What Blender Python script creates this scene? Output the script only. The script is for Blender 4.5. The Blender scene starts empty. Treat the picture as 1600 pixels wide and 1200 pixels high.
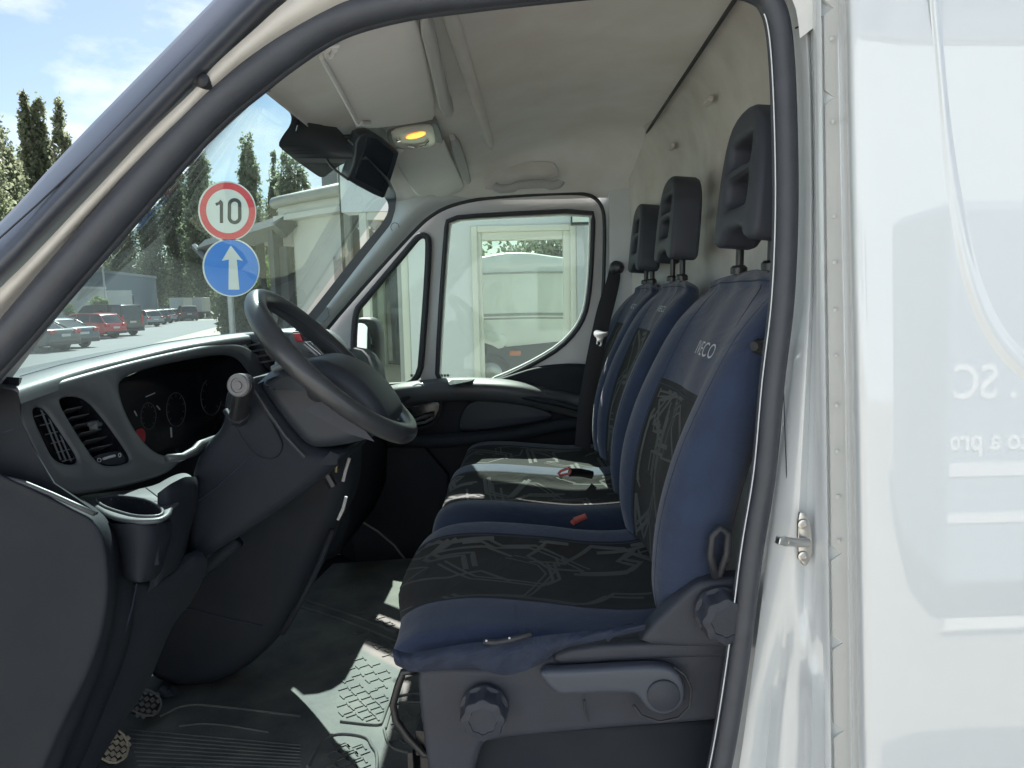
import bpy, bmesh, math, random
import numpy as np
from mathutils import Vector, Matrix, Euler
from mathutils.bvhtree import BVHTree
random.seed(7)
R = math.radians
sc = bpy.context.scene
COL = sc.collection

# ------------------------------------------------------------------ camera
H = 1.95                      # eye height above the yard
F = 1150.0                    # focal length in pixels of a 1600 px wide picture
VPX, VPY, ROLL = 840.0, 463.0, 0.0209
a_, b_ = (VPX-800)/F, (600-VPY)/F
dy = Vector((a_, b_, -1)).normalized()
c_ = -a_*math.sin(ROLL)+b_*math.cos(ROLL)
dz = Vector((-math.sin(ROLL), math.cos(ROLL), c_)); dz = (dz-dy*dz.dot(dy)).normalized()
dx = dy.cross(dz).normalized()
RW = Matrix((dx, dy, dz))     # camera -> world rotation
cam_d = bpy.data.cameras.new('camera'); cam = bpy.data.objects.new('camera', cam_d); COL.objects.link(cam)
cam_d.sensor_width = 36; cam_d.lens = 36*F/1600; cam_d.clip_start = 0.02; cam_d.clip_end = 3000
cam.matrix_world = Matrix.Translation((0, 0, H)) @ RW.to_4x4()
sc.camera = cam

# ------------------------------------------------------------------ light
SUN = Vector((-0.215, 1.10, 1.27)).normalized()
sun_d = bpy.data.lights.new('sun', 'SUN'); sun = bpy.data.objects.new('sun', sun_d); COL.objects.link(sun)
sun_d.energy = 4.8; sun_d.angle = R(0.5); sun_d.color = (1, 0.96, 0.90)
sun.rotation_euler = (-SUN).to_track_quat('-Z', 'Y').to_euler(); sun.location = (0, 0, 30)
w = bpy.data.worlds.new('World'); sc.world = w; w.use_nodes = True
nt = w.node_tree; N = nt.nodes; L = nt.links
for n in list(N): N.remove(n)
out = N.new('ShaderNodeOutputWorld'); bg = N.new('ShaderNodeBackground'); L.new(bg.outputs[0], out.inputs[0])
sky = N.new('ShaderNodeTexSky'); sky.sky_type = 'NISHITA'; sky.sun_disc = False
sky.sun_elevation = math.asin(SUN.z); sky.sun_rotation = math.atan2(SUN.x, SUN.y)
sky.air_density = 1.0; sky.dust_density = 0.6; sky.ozone_density = 1.5
tc = N.new('ShaderNodeTexCoord'); mp = N.new('ShaderNodeMapping'); mp.inputs['Scale'].default_value = (1, 1, 2.2)
mp.inputs['Location'].default_value = (0.9, 0.4, 0.35)
ns = N.new('ShaderNodeTexNoise'); ns.inputs['Scale'].default_value = 5.5; ns.inputs['Detail'].default_value = 9; ns.inputs['Roughness'].default_value = 0.56
cr_ = N.new('ShaderNodeValToRGB'); cr_.color_ramp.elements[0].position = 0.44; cr_.color_ramp.elements[1].position = 0.66
mx = N.new('ShaderNodeMixRGB'); mx.inputs[2].default_value = (8.6, 8.9, 9.4, 1)
ms = N.new('ShaderNodeMath'); ms.operation = 'MULTIPLY'; ms.inputs[1].default_value = 0.85
L.new(tc.outputs['Generated'], mp.inputs[0]); L.new(mp.outputs[0], ns.inputs[0]); L.new(ns.outputs[0], cr_.inputs[0])
L.new(cr_.outputs[0], ms.inputs[0]); L.new(ms.outputs[0], mx.inputs[0]); L.new(sky.outputs[0], mx.inputs[1]); L.new(mx.outputs[0], bg.inputs[0])
bg.inputs[1].default_value = 0.050
sc.view_settings.view_transform = 'Standard'; sc.view_settings.look = 'None'
sc.view_settings.exposure = 1.58; sc.view_settings.gamma = 1.0
sc.cycles.max_bounces = 10; sc.cycles.diffuse_bounces = 5; sc.cycles.transparent_max_bounces = 16
sc.cycles.use_denoising = True; sc.cycles.sample_clamp_indirect = 6

# ------------------------------------------------------------------ pixel helpers (points at their true depth)
def ray(px, py):
    return (RW @ Vector(((px-800)/F, (600-py)/F, -1)))
def P(px, py, Y):
    r = ray(px, py); r = r*(Y/r.y); return Vector((r.x, r.y, r.z+H))
def Z(zrel): return zrel+H
class Pl:
    def __init__(s, o, u, v):
        s.o = Vector(o); s.u = Vector(u).normalized(); v = Vector(v); s.v = (v-s.u*v.dot(s.u)).normalized(); s.n = s.u.cross(s.v)
    def hit(s, px, py):
        r = ray(px, py); c = Vector((0, 0, H)); t = (s.o-c).dot(s.n)/r.dot(s.n); return c+r*t
    def to2(s, p): d = Vector(p)-s.o; return (d.dot(s.u), d.dot(s.v))
    def off(s, d): q = Pl(s.o+s.n*d, s.u, s.v); return q
    def M(s): return Matrix(((s.u.x, s.v.x, s.n.x, s.o.x), (s.u.y, s.v.y, s.n.y, s.o.y), (s.u.z, s.v.z, s.n.z, s.o.z), (0, 0, 0, 1)))
def plY(Y): return Pl((0, Y, H), (1, 0, 0), (0, 0, 1))       # normal points at the camera (-Y)
def plX(X): return Pl((X, 0, H), (0, 1, 0), (0, 0, 1))       # normal +X
def plZ(z): return Pl((0, 0, z), (1, 0, 0), (0, 1, 0))
def pl3(A, B, C): return Pl(A, Vector(B)-Vector(A), Vector(C)-Vector(A))

# ------------------------------------------------------------------ materials
MATS = {}
def mat(name, col, rough=0.6, metal=0.0, bump=0.0, bscale=200, var=0.0, vscale=6, coat=0.0, spec=0.5, col2=None, sheen=0.0, dist=0.001, detail=3, wr=0.0, wscale=9):
    if name in MATS: return MATS[name]
    m = bpy.data.materials.new(name); m.use_nodes = True; t = m.node_tree; b = t.nodes['Principled BSDF']
    b.inputs['Base Color'].default_value = (*col, 1); b.inputs['Roughness'].default_value = rough; b.inputs['Metallic'].default_value = metal
    b.inputs['Specular IOR Level'].default_value = spec
    if coat: b.inputs['Coat Weight'].default_value = coat; b.inputs['Coat Roughness'].default_value = 0.03
    if sheen: b.inputs['Sheen Weight'].default_value = sheen; b.inputs['Sheen Roughness'].default_value = 0.5
    tc = t.nodes.new('ShaderNodeTexCoord')
    if var or col2:
        n = t.nodes.new('ShaderNodeTexNoise'); n.inputs['Scale'].default_value = vscale; n.inputs['Detail'].default_value = 6; n.inputs['Roughness'].default_value = 0.6
        t.links.new(tc.outputs['Object'], n.inputs[0])
        c = t.nodes.new('ShaderNodeValToRGB'); c.color_ramp.elements[0].position = 0.32; c.color_ramp.elements[1].position = 0.68
        c2 = col2 if col2 else tuple(min(1, x*(1+var)) for x in col); c1 = col if col2 else tuple(x*(1-var) for x in col)
        c.color_ramp.elements[0].color = (*c1, 1); c.color_ramp.elements[1].color = (*c2, 1)
        t.links.new(n.outputs[0], c.inputs[0]); t.links.new(c.outputs[0], b.inputs['Base Color'])
        mr = t.nodes.new('ShaderNodeMapRange'); mr.inputs[3].default_value = max(0.02, rough*0.85); mr.inputs[4].default_value = min(1, rough*1.15)
        t.links.new(n.outputs[0], mr.inputs[0]); t.links.new(mr.outputs[0], b.inputs['Roughness'])
    if bump:
        n2 = t.nodes.new('ShaderNodeTexNoise'); n2.inputs['Scale'].default_value = bscale; n2.inputs['Detail'].default_value = detail
        t.links.new(tc.outputs['Object'], n2.inputs[0]); bm = t.nodes.new('ShaderNodeBump'); bm.inputs['Strength'].default_value = bump; bm.inputs['Distance'].default_value = dist
        t.links.new(n2.outputs[0], bm.inputs['Height']); t.links.new(bm.outputs[0], b.inputs['Normal'])
        if wr:
            mpp = t.nodes.new('ShaderNodeMapping'); mpp.inputs['Scale'].default_value = (1, .55, 1.6); t.links.new(tc.outputs['Object'], mpp.inputs[0])
            n3 = t.nodes.new('ShaderNodeTexNoise'); n3.inputs['Scale'].default_value = wscale; n3.inputs['Detail'].default_value = 4; n3.inputs['Distortion'].default_value = 1.2; t.links.new(mpp.outputs[0], n3.inputs[0])
            b3 = t.nodes.new('ShaderNodeBump'); b3.inputs['Strength'].default_value = wr; b3.inputs['Distance'].default_value = .012; t.links.new(n3.outputs[0], b3.inputs['Height']); t.links.new(bm.outputs[0], b3.inputs['Normal']); t.links.new(b3.outputs[0], b.inputs['Normal'])
    MATS[name] = m; return m
def emit(name, col, s):
    m = bpy.data.materials.new(name); m.use_nodes = True; b = m.node_tree.nodes['Principled BSDF']
    b.inputs['Base Color'].default_value = (*col, 1); b.inputs['Emission Color'].default_value = (*col, 1); b.inputs['Emission Strength'].default_value = s; return m
def thin_glass(name, tint, refl=1.0, ior=1.45, dirt=0.0):
    m = bpy.data.materials.new(name); m.use_nodes = True; t = m.node_tree
    for n in list(t.nodes): t.nodes.remove(n)
    o = t.nodes.new('ShaderNodeOutputMaterial'); tr = t.nodes.new('ShaderNodeBsdfTransparent'); tr.inputs[0].default_value = (*tint, 1)
    g = t.nodes.new('ShaderNodeBsdfGlossy'); g.inputs['Roughness'].default_value = 0.01; g.inputs[0].default_value = (refl, refl, refl, 1)
    lw = t.nodes.new('ShaderNodeLayerWeight'); lw.inputs[0].default_value = .5
    pw = t.nodes.new('ShaderNodeMath'); pw.operation = 'POWER'; pw.inputs[1].default_value = 5; t.links.new(lw.outputs['Facing'], pw.inputs[0])
    fr = t.nodes.new('ShaderNodeMath'); fr.operation = 'MULTIPLY_ADD'; fr.inputs[1].default_value = .9; fr.inputs[2].default_value = .05; t.links.new(pw.outputs[0], fr.inputs[0])
    mx = t.nodes.new('ShaderNodeMixShader'); t.links.new(fr.outputs[0], mx.inputs[0]); t.links.new(tr.outputs[0], mx.inputs[1]); t.links.new(g.outputs[0], mx.inputs[2])
    last = mx
    if dirt:
        d = t.nodes.new('ShaderNodeBsdfDiffuse'); d.inputs[0].default_value = (.7, .7, .68, 1)
        tl = t.nodes.new('ShaderNodeBsdfTranslucent'); tl.inputs[0].default_value = (.7, .72, .7, 1)
        ad = t.nodes.new('ShaderNodeMixShader'); ad.inputs[0].default_value = 0.5
        t.links.new(d.outputs[0], ad.inputs[1]); t.links.new(tl.outputs[0], ad.inputs[2])
        n = t.nodes.new('ShaderNodeTexNoise'); n.inputs['Scale'].default_value = 5; n.inputs['Detail'].default_value = 8
        tcc = t.nodes.new('ShaderNodeTexCoord'); t.links.new(tcc.outputs['Object'], n.inputs[0])
        mr = t.nodes.new('ShaderNodeMapRange'); mr.inputs[1].default_value = .3; mr.inputs[2].default_value = .75; mr.inputs[3].default_value = dirt*.5; mr.inputs[4].default_value = dirt
        t.links.new(n.outputs[0], mr.inputs[0])
        m2 = t.nodes.new('ShaderNodeMixShader'); t.links.new(mr.outputs[0], m2.inputs[0]); t.links.new(mx.outputs[0], m2.inputs[1]); t.links.new(ad.outputs[0], m2.inputs[2]); last = m2
    t.links.new(last.outputs[0], o.inputs[0]); MATS[name] = m; return m

paint = mat('white_paint', (.61, .64, .655), .35, bump=.015, bscale=5, var=.012, vscale=2, coat=1.0, spec=.4, dist=.004)
paint.node_tree.nodes['Principled BSDF'].inputs['Coat IOR'].default_value = 1.65
paint.node_tree.nodes['Principled BSDF'].inputs['Coat Roughness'].default_value = .015
paint_jamb = mat('white_jamb_paint', (.66, .66, .64), .38, bump=.12, bscale=60, col2=(.61, .62, .60), vscale=7, coat=.3)
cream = mat('cream_flange', (.60, .58, .54), .45, bump=.15, bscale=80, col2=(.50, .47, .43), vscale=12, coat=.1)
rubber = mat('rubber_seal', (.045, .05, .062), .5, bump=.2, bscale=300, var=.12, vscale=30)
rubber2 = mat('rubber_black', (.022, .024, .03), .55, bump=.2, bscale=300, var=.15, vscale=30)
pillarp = mat('pillar_plastic', (.055, .062, .080), .36, bump=.08, bscale=150, var=.12, vscale=8)
trim = mat('pillar_trim', (.42, .42, .43), .6, bump=.25, bscale=400, var=.05, vscale=6)
trim_w = mat('pillar_trim_light', (.52, .54, .55), .5, bump=.2, bscale=400, var=.06, vscale=5)
liner = mat('headliner_felt', (.80, .79, .785), .95, bump=.45, bscale=260, col2=(.70, .67, .64), vscale=5, sheen=.1)
liner2 = mat('bulkhead_felt', (.65, .635, .62), .95, bump=.5, bscale=220, col2=(.47, .445, .42), vscale=4, sheen=.1)
visor_m = mat('visor_vinyl', (.78, .77, .76), .62, bump=.25, bscale=300, var=.04, vscale=5)
dash = mat('dash_plastic', (.062, .067, .073), .46, spec=.42, bump=.45, bscale=700, var=.10, vscale=9, dist=.0006)
dash_d = mat('dash_plastic_dark', (.017, .021, .029), .6, spec=.12, bump=.5, bscale=500, col2=(.026, .029, .034), vscale=5, dist=.0006)
dash_g = mat('dash_gloss_black', (.008, .009, .012), .2, var=.2, vscale=20)
leather = mat('wheel_leather', (.045, .048, .053), .33, bump=.25, bscale=500, var=.2, vscale=14, dist=.0005)
navy = mat('navy_cloth', (.024, .037, .074), .82, bump=.8, bscale=650, var=.16, vscale=14, sheen=.22, spec=.25, wr=.55, wscale=8, dist=.0008)
blackc = mat('black_cloth', (.022, .023, .023), .9, bump=.8, bscale=650, var=.25, vscale=16, sheen=.06, spec=.15, wr=.5, wscale=9, dist=.0008)
greyl = mat('woven_grey_line', (.070, .073, .070), .8, bump=.3, bscale=900, var=.15, vscale=20)
stitch = mat('white_thread', (.55, .57, .60), .7)
seam_m = mat('seam_dark', (.02, .028, .05), .8)
seatp = mat('seat_plastic', (.036, .040, .052), .5, spec=.28, bump=.5, bscale=600, var=.1, vscale=12, dist=.0006)
headr = mat('headrest_foam', (.045, .05, .064), .52, spec=.3, bump=.3, bscale=500, var=.12, vscale=9, dist=.0006)
steel = mat('bright_steel', (.55, .55, .54), .28, metal=1, bump=.1, bscale=80)
chrome = mat('chrome', (.8, .8, .8), .08, metal=1)
blackm = mat('black_metal', (.02, .02, .022), .35, bump=.1, bscale=200)
red = mat('red_plastic', (.55, .12, .09), .45)
mattm = mat('rubber_mat', (.060, .066, .066), .68, bump=.6, bscale=160, col2=(.15, .15, .135), vscale=8, spec=.25)
glass_w = thin_glass('windscreen_glass', (.70, .88, .86), refl=.45, ior=1.3, dirt=.018)
glass_s = thin_glass('side_glass', (.84, .93, .88), refl=.35, dirt=.005)
mirror_m = mat('mirror_glass', (.85, .9, .95), .02, metal=1)

# ------------------------------------------------------------------ object helpers
def wmat(o):
    m = Matrix.Identity(4)
    while o is not None: m = o.matrix_basis @ m; o = o.parent
    return m
def tag(o, label=None, cat=None, group=None, kind=None):
    if label: o['label'] = label
    if cat: o['category'] = cat
    if group: o['group'] = group
    if kind: o['kind'] = kind
    return o
def empty(name, loc, label, cat, group=None):
    o = bpy.data.objects.new(name, None); COL.objects.link(o); o.location = loc; o.empty_display_size = .1
    return tag(o, label, cat, group)
def finish(name, me, mats, parent=None, smooth=35, bevel=0, seg=2, subsurf=0):
    if not isinstance(mats, (list, tuple)): mats = [mats]
    if len(me.materials) == 0:
        for m in mats: me.materials.append(m)
    o = bpy.data.objects.new(name, me); COL.objects.link(o)
    if parent is not None:
        me.transform(wmat(parent).inverted()); o.parent = parent
    elif len(me.vertices):
        co = np.empty(len(me.vertices)*3); me.vertices.foreach_get('co', co); co = co.reshape(-1, 3)
        c = Vector(((co[:, 0].min()+co[:, 0].max())/2, (co[:, 1].min()+co[:, 1].max())/2, co[:, 2].min()))
        me.transform(Matrix.Translation(-c)); o.location = c
    if smooth:
        for p in me.polygons: p.use_smooth = True
        if smooth < 179: me.set_sharp_from_angle(angle=R(smooth))
    if bevel:
        b = o.modifiers.new('bevel', 'BEVEL'); b.width = bevel; b.segments = seg; b.limit_method = 'ANGLE'; b.angle_limit = R(40); b.harden_normals = False
    if subsurf:
        s = o.modifiers.new('sub', 'SUBSURF'); s.levels = subsurf; s.render_levels = subsurf
    return o
class MB:
    """collects geometry for ONE mesh"""
    def __init__(s): s.v = []; s.f = []; s.m = []
    def add(s, vs, fs, mi=0):
        k = len(s.v); s.v += [tuple(v) for v in vs]; s.f += [tuple(i+k for i in f) for f in fs]; s.m += [mi]*len(fs); return s
    def box(s, c, sz, rot=None, mi=0):
        c = Vector(c); vs = []
        for x in (-.5, .5):
            for y in (-.5, .5):
                for z in (-.5, .5):
                    p = Vector((x*sz[0], y*sz[1], z*sz[2]))
                    if rot is not None: p = rot @ p
                    vs.append(c+p)
        return s.add(vs, [(0, 1, 3, 2), (4, 6, 7, 5), (0, 4, 5, 1), (2, 3, 7, 6), (0, 2, 6, 4), (1, 5, 7, 3)], mi)
    def bb(s, a, b, mi=0):
        a = Vector(a); b = Vector(b); return s.box((a+b)/2, [abs(q) for q in (b-a)], None, mi)
    def tube(s, path, r, n=10, mi=0, closed=False, up=None, flat=1.0):
        """sweep; r number or list; flat scales the second axis"""
        path = [Vector(p) for p in path]; k = len(path); rr = r if isinstance(r, (list, tuple)) else [r]*k
        up = Vector(up) if up is not None else None; vs = []; prev = None
        for i in range(k):
            a = path[(i-1) % k] if (closed or i > 0) else path[i]; b = path[(i+1) % k] if (closed or i < k-1) else path[i]
            t = (b-a).normalized()
            if up is not None: e1 = up-t*up.dot(t)
            elif prev is not None: e1 = prev-t*prev.dot(t)
            else: e1 = Vector((0, 0, 1)) if abs(t.z) < .9 else Vector((1, 0, 0)); e1 = e1-t*e1.dot(t)
            e1.normalize(); prev = e1; e2 = t.cross(e1)
            for j in range(n):
                A = 2*math.pi*j/n; vs.append(path[i]+e1*(math.cos(A)*rr[i])+e2*(math.sin(A)*rr[i]*flat))
        fs = []
        for i in range(k if closed else k-1):
            for j in range(n):
                a = i*n+j; b = i*n+(j+1) % n; c = ((i+1) % k)*n+(j+1) % n; d = ((i+1) % k)*n+j; fs.append((a, b, c, d))
        if not closed: fs.append(tuple(range(n-1, -1, -1))); fs.append(tuple((k-1)*n+j for j in range(n)))
        return s.add(vs, fs, mi)
    def lathe(s, o, axis, prof, n=24, mi=0, wob=None):
        o = Vector(o); ax = Vector(axis).normalized(); e1 = ax.orthogonal().normalized(); e2 = ax.cross(e1); vs = []
        for (r, h) in prof:
            for j in range(n):
                A = 2*math.pi*j/n; q = r*(wob(A, h) if wob else 1); vs.append(o+ax*h+e1*(q*math.cos(A))+e2*(q*math.sin(A)))
        fs = []
        for i in range(len(prof)-1):
            for j in range(n): fs.append((i*n+j, i*n+(j+1) % n, (i+1)*n+(j+1) % n, (i+1)*n+j))
        fs.append(tuple(range(n-1, -1, -1))); fs.append(tuple((len(prof)-1)*n+j for j in range(n)))
        return s.add(vs, fs, mi)
    def grid(s, G, mi=0, mf=None, closed=False):
        G = np.asarray(G); a, b = G.shape[:2]; k = len(s.v); s.v += [tuple(p) for p in G.reshape(-1, 3)]
        for i in range(a-1):
            for j in range(b-1 if not closed else b):
                j2 = (j+1) % b
                s.f.append((k+i*b+j, k+(i+1)*b+j, k+(i+1)*b+j2, k+i*b+j2)); s.m.append(mf(i/(a-1), j/(b-1)) if mf else mi)
        return s
    def mesh(s):
        me = bpy.data.meshes.new('m'); me.from_pydata(s.v, [], s.f); me.update()
        if any(s.m): me.polygons.foreach_set('material_index', s.m)
        bm = bmesh.new(); bm.from_mesh(me); bmesh.ops.recalc_face_normals(bm, faces=bm.faces); bm.to_mesh(me); bm.free()
        return me
    def build(s, name, mats, parent=None, **k): return finish(name, s.mesh(), mats, parent, **k)
def catmull(pts, k=6, closed=False):
    pts = [Vector(p) for p in pts]; n = len(pts); out = []
    for i in range(n if closed else n-1):
        if closed: p0, p1, p2, p3 = pts[(i-1) % n], pts[i], pts[(i+1) % n], pts[(i+2) % n]
        else: p0, p1, p2, p3 = pts[max(i-1, 0)], pts[i], pts[i+1], pts[min(i+2, n-1)]
        for j in range(k):
            t = j/k; out.append(.5*((2*p1)+(p2-p0)*t+(2*p0-5*p1+4*p2-p3)*t*t+(3*p1-p0-3*p2+p3)*t**3))
    if not closed: out.append(pts[-1])
    return out
def crgrid(C, ku, kv):
    C = np.asarray(C, float)
    def up(A, k):
        n = A.shape[0]; ts = np.linspace(0, n-1, (n-1)*k+1); o = []
        for t in ts:
            i = min(int(t), n-2); f = t-i; p0, p1, p2, p3 = A[max(i-1, 0)], A[i], A[i+1], A[min(i+2, n-1)]
            o.append(.5*((2*p1)+(p2-p0)*f+(2*p0-5*p1+4*p2-p3)*f*f+(3*p1-p0-3*p2+p3)*f**3))
        return np.array(o)
    C = up(C, ku); C = up(C.transpose(1, 0, 2), kv).transpose(1, 0, 2); return C
def chaikin(pts, n=2, closed=True):
    pts = [tuple(p) for p in pts]
    for _ in range(n):
        o = []; m = len(pts)
        for i in range(m if closed else m-1):
            a = pts[i]; b = pts[(i+1) % m]
            o.append(tuple(.75*x+.25*y for x, y in zip(a, b))); o.append(tuple(.25*x+.75*y for x, y in zip(a, b)))
        if not closed: o = [pts[0]]+o+[pts[-1]]
        pts = o
    return pts
def curve_mesh(splines2, th, bev, M, res=2, center=True):
    cu = bpy.data.curves.new('c', 'CURVE'); cu.dimensions = '2D'; cu.fill_mode = 'BOTH'; cu.extrude = max(th/2-bev, 0); cu.bevel_depth = bev; cu.bevel_resolution = res; cu.offset = -bev
    for sp in splines2:
        s = cu.splines.new('POLY'); s.points.add(len(sp)-1); s.use_cyclic_u = True
        for i, p in enumerate(sp): s.points[i].co = (p[0], p[1], 0, 1)
    o = bpy.data.objects.new('tmp', cu); COL.objects.link(o); dg = bpy.context.evaluated_depsgraph_get(); me = bpy.data.meshes.new_from_object(o.evaluated_get(dg))
    bpy.data.objects.remove(o); bpy.data.curves.remove(cu)
    bm = bmesh.new(); bm.from_mesh(me); bmesh.ops.remove_doubles(bm, verts=bm.verts, dist=1e-5); bmesh.ops.recalc_face_normals(bm, faces=bm.faces); bm.to_mesh(me); bm.free()
    me.transform(M); me.materials.clear(); return me
def plate(name, outl, pl, th, m, parent=None, holes=(), bev=0.0, sm=2, d3=False, smooth=40, res=2, hsm=None):
    """outline in photo pixels dropped on a plane, front face on the plane, thickness behind it"""
    def cv(o, s):
        o = chaikin(o, s) if s else o
        return [pl.to2(p if d3 else pl.hit(*p)) for p in o]
    sp = [cv(outl, sm)]+[cv(h, sm if hsm is None else hsm) for h in holes]
    me = curve_mesh(sp, th, bev, pl.M() @ Matrix.Translation((0, 0, -th/2)), res)
    return finish(name, me, m, parent, smooth=smooth)
def text_mesh(s, size, M, th=.0008, bold=0.0, align='CENTER', shear=0.0, space=1.0):
    cu = bpy.data.curves.new('t', 'FONT'); cu.body = s; cu.size = size; cu.extrude = th; cu.offset = bold; cu.align_x = align; cu.align_y = 'CENTER'; cu.shear = shear; cu.space_character = space
    o = bpy.data.objects.new('tmp', cu); COL.objects.link(o); dg = bpy.context.evaluated_depsgraph_get(); me = bpy.data.meshes.new_from_object(o.evaluated_get(dg))
    bpy.data.objects.remove(o); bpy.data.curves.remove(cu); me.materials.clear(); me.transform(M); return me
def join_meshes(ms):
    b = MB()
    for me, mi in ms: b.add([v.co for v in me.vertices], [tuple(p.vertices) for p in me.polygons], mi)
    return b
# =================================================================== THE VAN
van = empty('delivery_van', (0.3, 1.7, 0), 'white delivery van standing with its driver door open, cab and dashboard in view', 'van')
XB = lambda y: .425-.11*max(0, min(1, (y-2.05)/.4))**1.5     # bulkhead plane
# --- near side: door jamb and body side
rows = [-160, -60, 60, 200, 350, 500, 600, 700, 800, 900, 1000, 1100, 1200, 1320, 1500]
def interp(tab, y):
    for (y0, x0), (y1, x1) in zip(tab, tab[1:]):
        if y <= y1: return x0+(x1-x0)*(y-y0)/(y1-y0)
    return tab[-1][1]+(tab[-1][1]-tab[-2][1])*(y-tab[-1][0])/(tab[-1][0]-tab[-2][0])
sealR = [(-160, 1215), (-60, 1228), (45, 1238), (150, 1247), (300, 1250), (450, 1245), (600, 1226), (800, 1200), (980, 1177), (1165, 1152), (1500, 1100)]
def dep(px0, y): return 0
G = []
for y in np.arange(-160, 1520, 20):
    sr = interp(sealR, y); k = (y-600)/1000.0
    rdg = interp([(-160, 1281), (600, 1290), (1200, 1299), (1500, 1304)], y)
    edge = interp([(-160, 1318), (600, 1334), (1200, 1344), (1500, 1348)], y)
    # recessed pocket that flares out at the bottom
    pk = max(0, min(1, (y-880)/260.0)); pk = pk*pk*(3-2*pk)
    row = []
    cols = [(sr-34, .935), (sr-4, .925), (sr+6, .905)]
    span = rdg-10-(sr+8)
    for f in np.linspace(0, 1, 14):
        px = sr+8+span*f; d = .900-.05*f
        d += .018*math.exp(-((f-.72)/.13)**2)                        # groove down the jamb
        d -= pk*.030*math.exp(-((f-.62-.20*pk)/.13)**2)+pk*.0*f
        d += pk*.022*math.exp(-((f-.30-.22*(1-pk))/.10)**2)
        cols.append((px, d))
    cols += [(rdg-6, .840), (rdg, .836), (rdg+2, .846), (rdg+6, .847), (edge-12, .842), (edge-8, .832), (edge-3, .800), (edge+1, .768), (edge+6, .757), (edge+12, .7535), (edge+24, .752), (edge+80, .7505), (1500, .750), (1660, .750), (2100, .755), (3200, .775)]
    if y < 60:
        cols = [(a, b+max(0, (60-y))*.00003) for a, b in cols]
    G.append([P(px, y, d) for px, d in cols])
MB().grid(G).build('door_jamb_and_side_panel', paint, van, smooth=50)
# pressed crease line curving down the side panel
cv = catmull([Vector((x, y, 0)) for x, y in [(1448, -160), (1456, -60), (1466, 60), (1474, 150), (1483, 240), (1496, 330), (1512, 410), (1532, 475), (1560, 528), (1600, 572), (1660, 620), (1760, 670)]], 6)
Gc = []
for i, p in enumerate(cv):
    a = cv[max(i-1, 0)]; b = cv[min(i+1, len(cv)-1)]; t = (b-a).normalized(); nrm = Vector((-t.y, t.x, 0)); wd = 9+13*max(0, min(1, (p.y-150)/400))
    Gc.append([P(p.x+nrm.x*wd*s, p.y+nrm.y*wd*s,   .7503-.0028*(math.cos(s*math.pi)*.5+.5)) for s in np.linspace(-1, 1, 13)])
MB().grid(Gc).build('panel_crease', paint, van, smooth=180)
# notched sealing strip along the rear edge of the jamb
def notch_x(y): return interp([(-160, 1284), (600, 1294), (1200, 1303), (1500, 1308)], y)
notches = [-110, 12, 152, 865, 1005, 1142, 1280]
left = []
for a, b in zip([-200]+notches, notches+[1500]):
    if a > -200: left += [(notch_x(a)+1, a+12)]
    left += [(notch_x(b)+1, b-12), (notch_x(b)+17, b)]
strip = left+[(interp([(-160, 1309), (600, 1320), (1200, 1330), (1500, 1334)], y), y) for y in (1500, 900, 500, 100, -200)]
plate('sealing_strip', strip, plY(.8425), .005, paint_jamb, van, bev=.0008, sm=0)
b = MB()
for y in (-60, 60, 190, 338, 410, 484, 556, 633, 705, 776, 845): b.lathe(P(notch_x(y)+13, y, .8395), (0, -1, 0), [(.0028, 0), (.0026, .0009), (.0015, .0015), (.0002, .0017)], 10)
b.build('sealant_dots', paint_jamb, van)
# joint between roof rail and jamb
MB().tube([P(1243, 44, .893), P(1256, 38, .885), P(1270, 31, .868), P(1283, 27, .838)], .0011, 6).build('panel_joint', seam_m, van)
MB().tube([P(interp([(600, 1224), (800, 1231), (780, 1231)], y)+0*y, y, .890) for y in (600, 660, 720, 775)], .0006, 6).build('jamb_scratch', seam_m, van)
# --- door striker
st = plate('door_striker', [(1247, 801), (1256, 799), (1266, 812), (1270, 840), (1270, 868), (1262, 884), (1256, 886), (1247, 872)], plY(.858), .006, steel, van, bev=.0018, sm=2)
b = MB(); o1 = P(1262, 848, .858); o2 = P(1219, 846, .822)
b.tube([P(1261, 848, .858), P(1250, 848, .845), P(1238, 847, .835), P(1226, 846, .828)], [.0055, .0055, .005, .0058], 14)
b.box(P(1222, 845, .825), (.013, .008, .0085), Euler((0, R(12), R(20))).to_matrix())
b.build('striker_bolt', steel, st, bevel=.001)
for px, py in ((1254, 819), (1254, 869)): MB().lathe(P(px, py, .8575), (0, -1, 0), [(.0065, 0), (.006, .0022), (.0035, .0026), (.0034, .0010), (.0005, .001)], 18).build('screw', steel, st)

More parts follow.
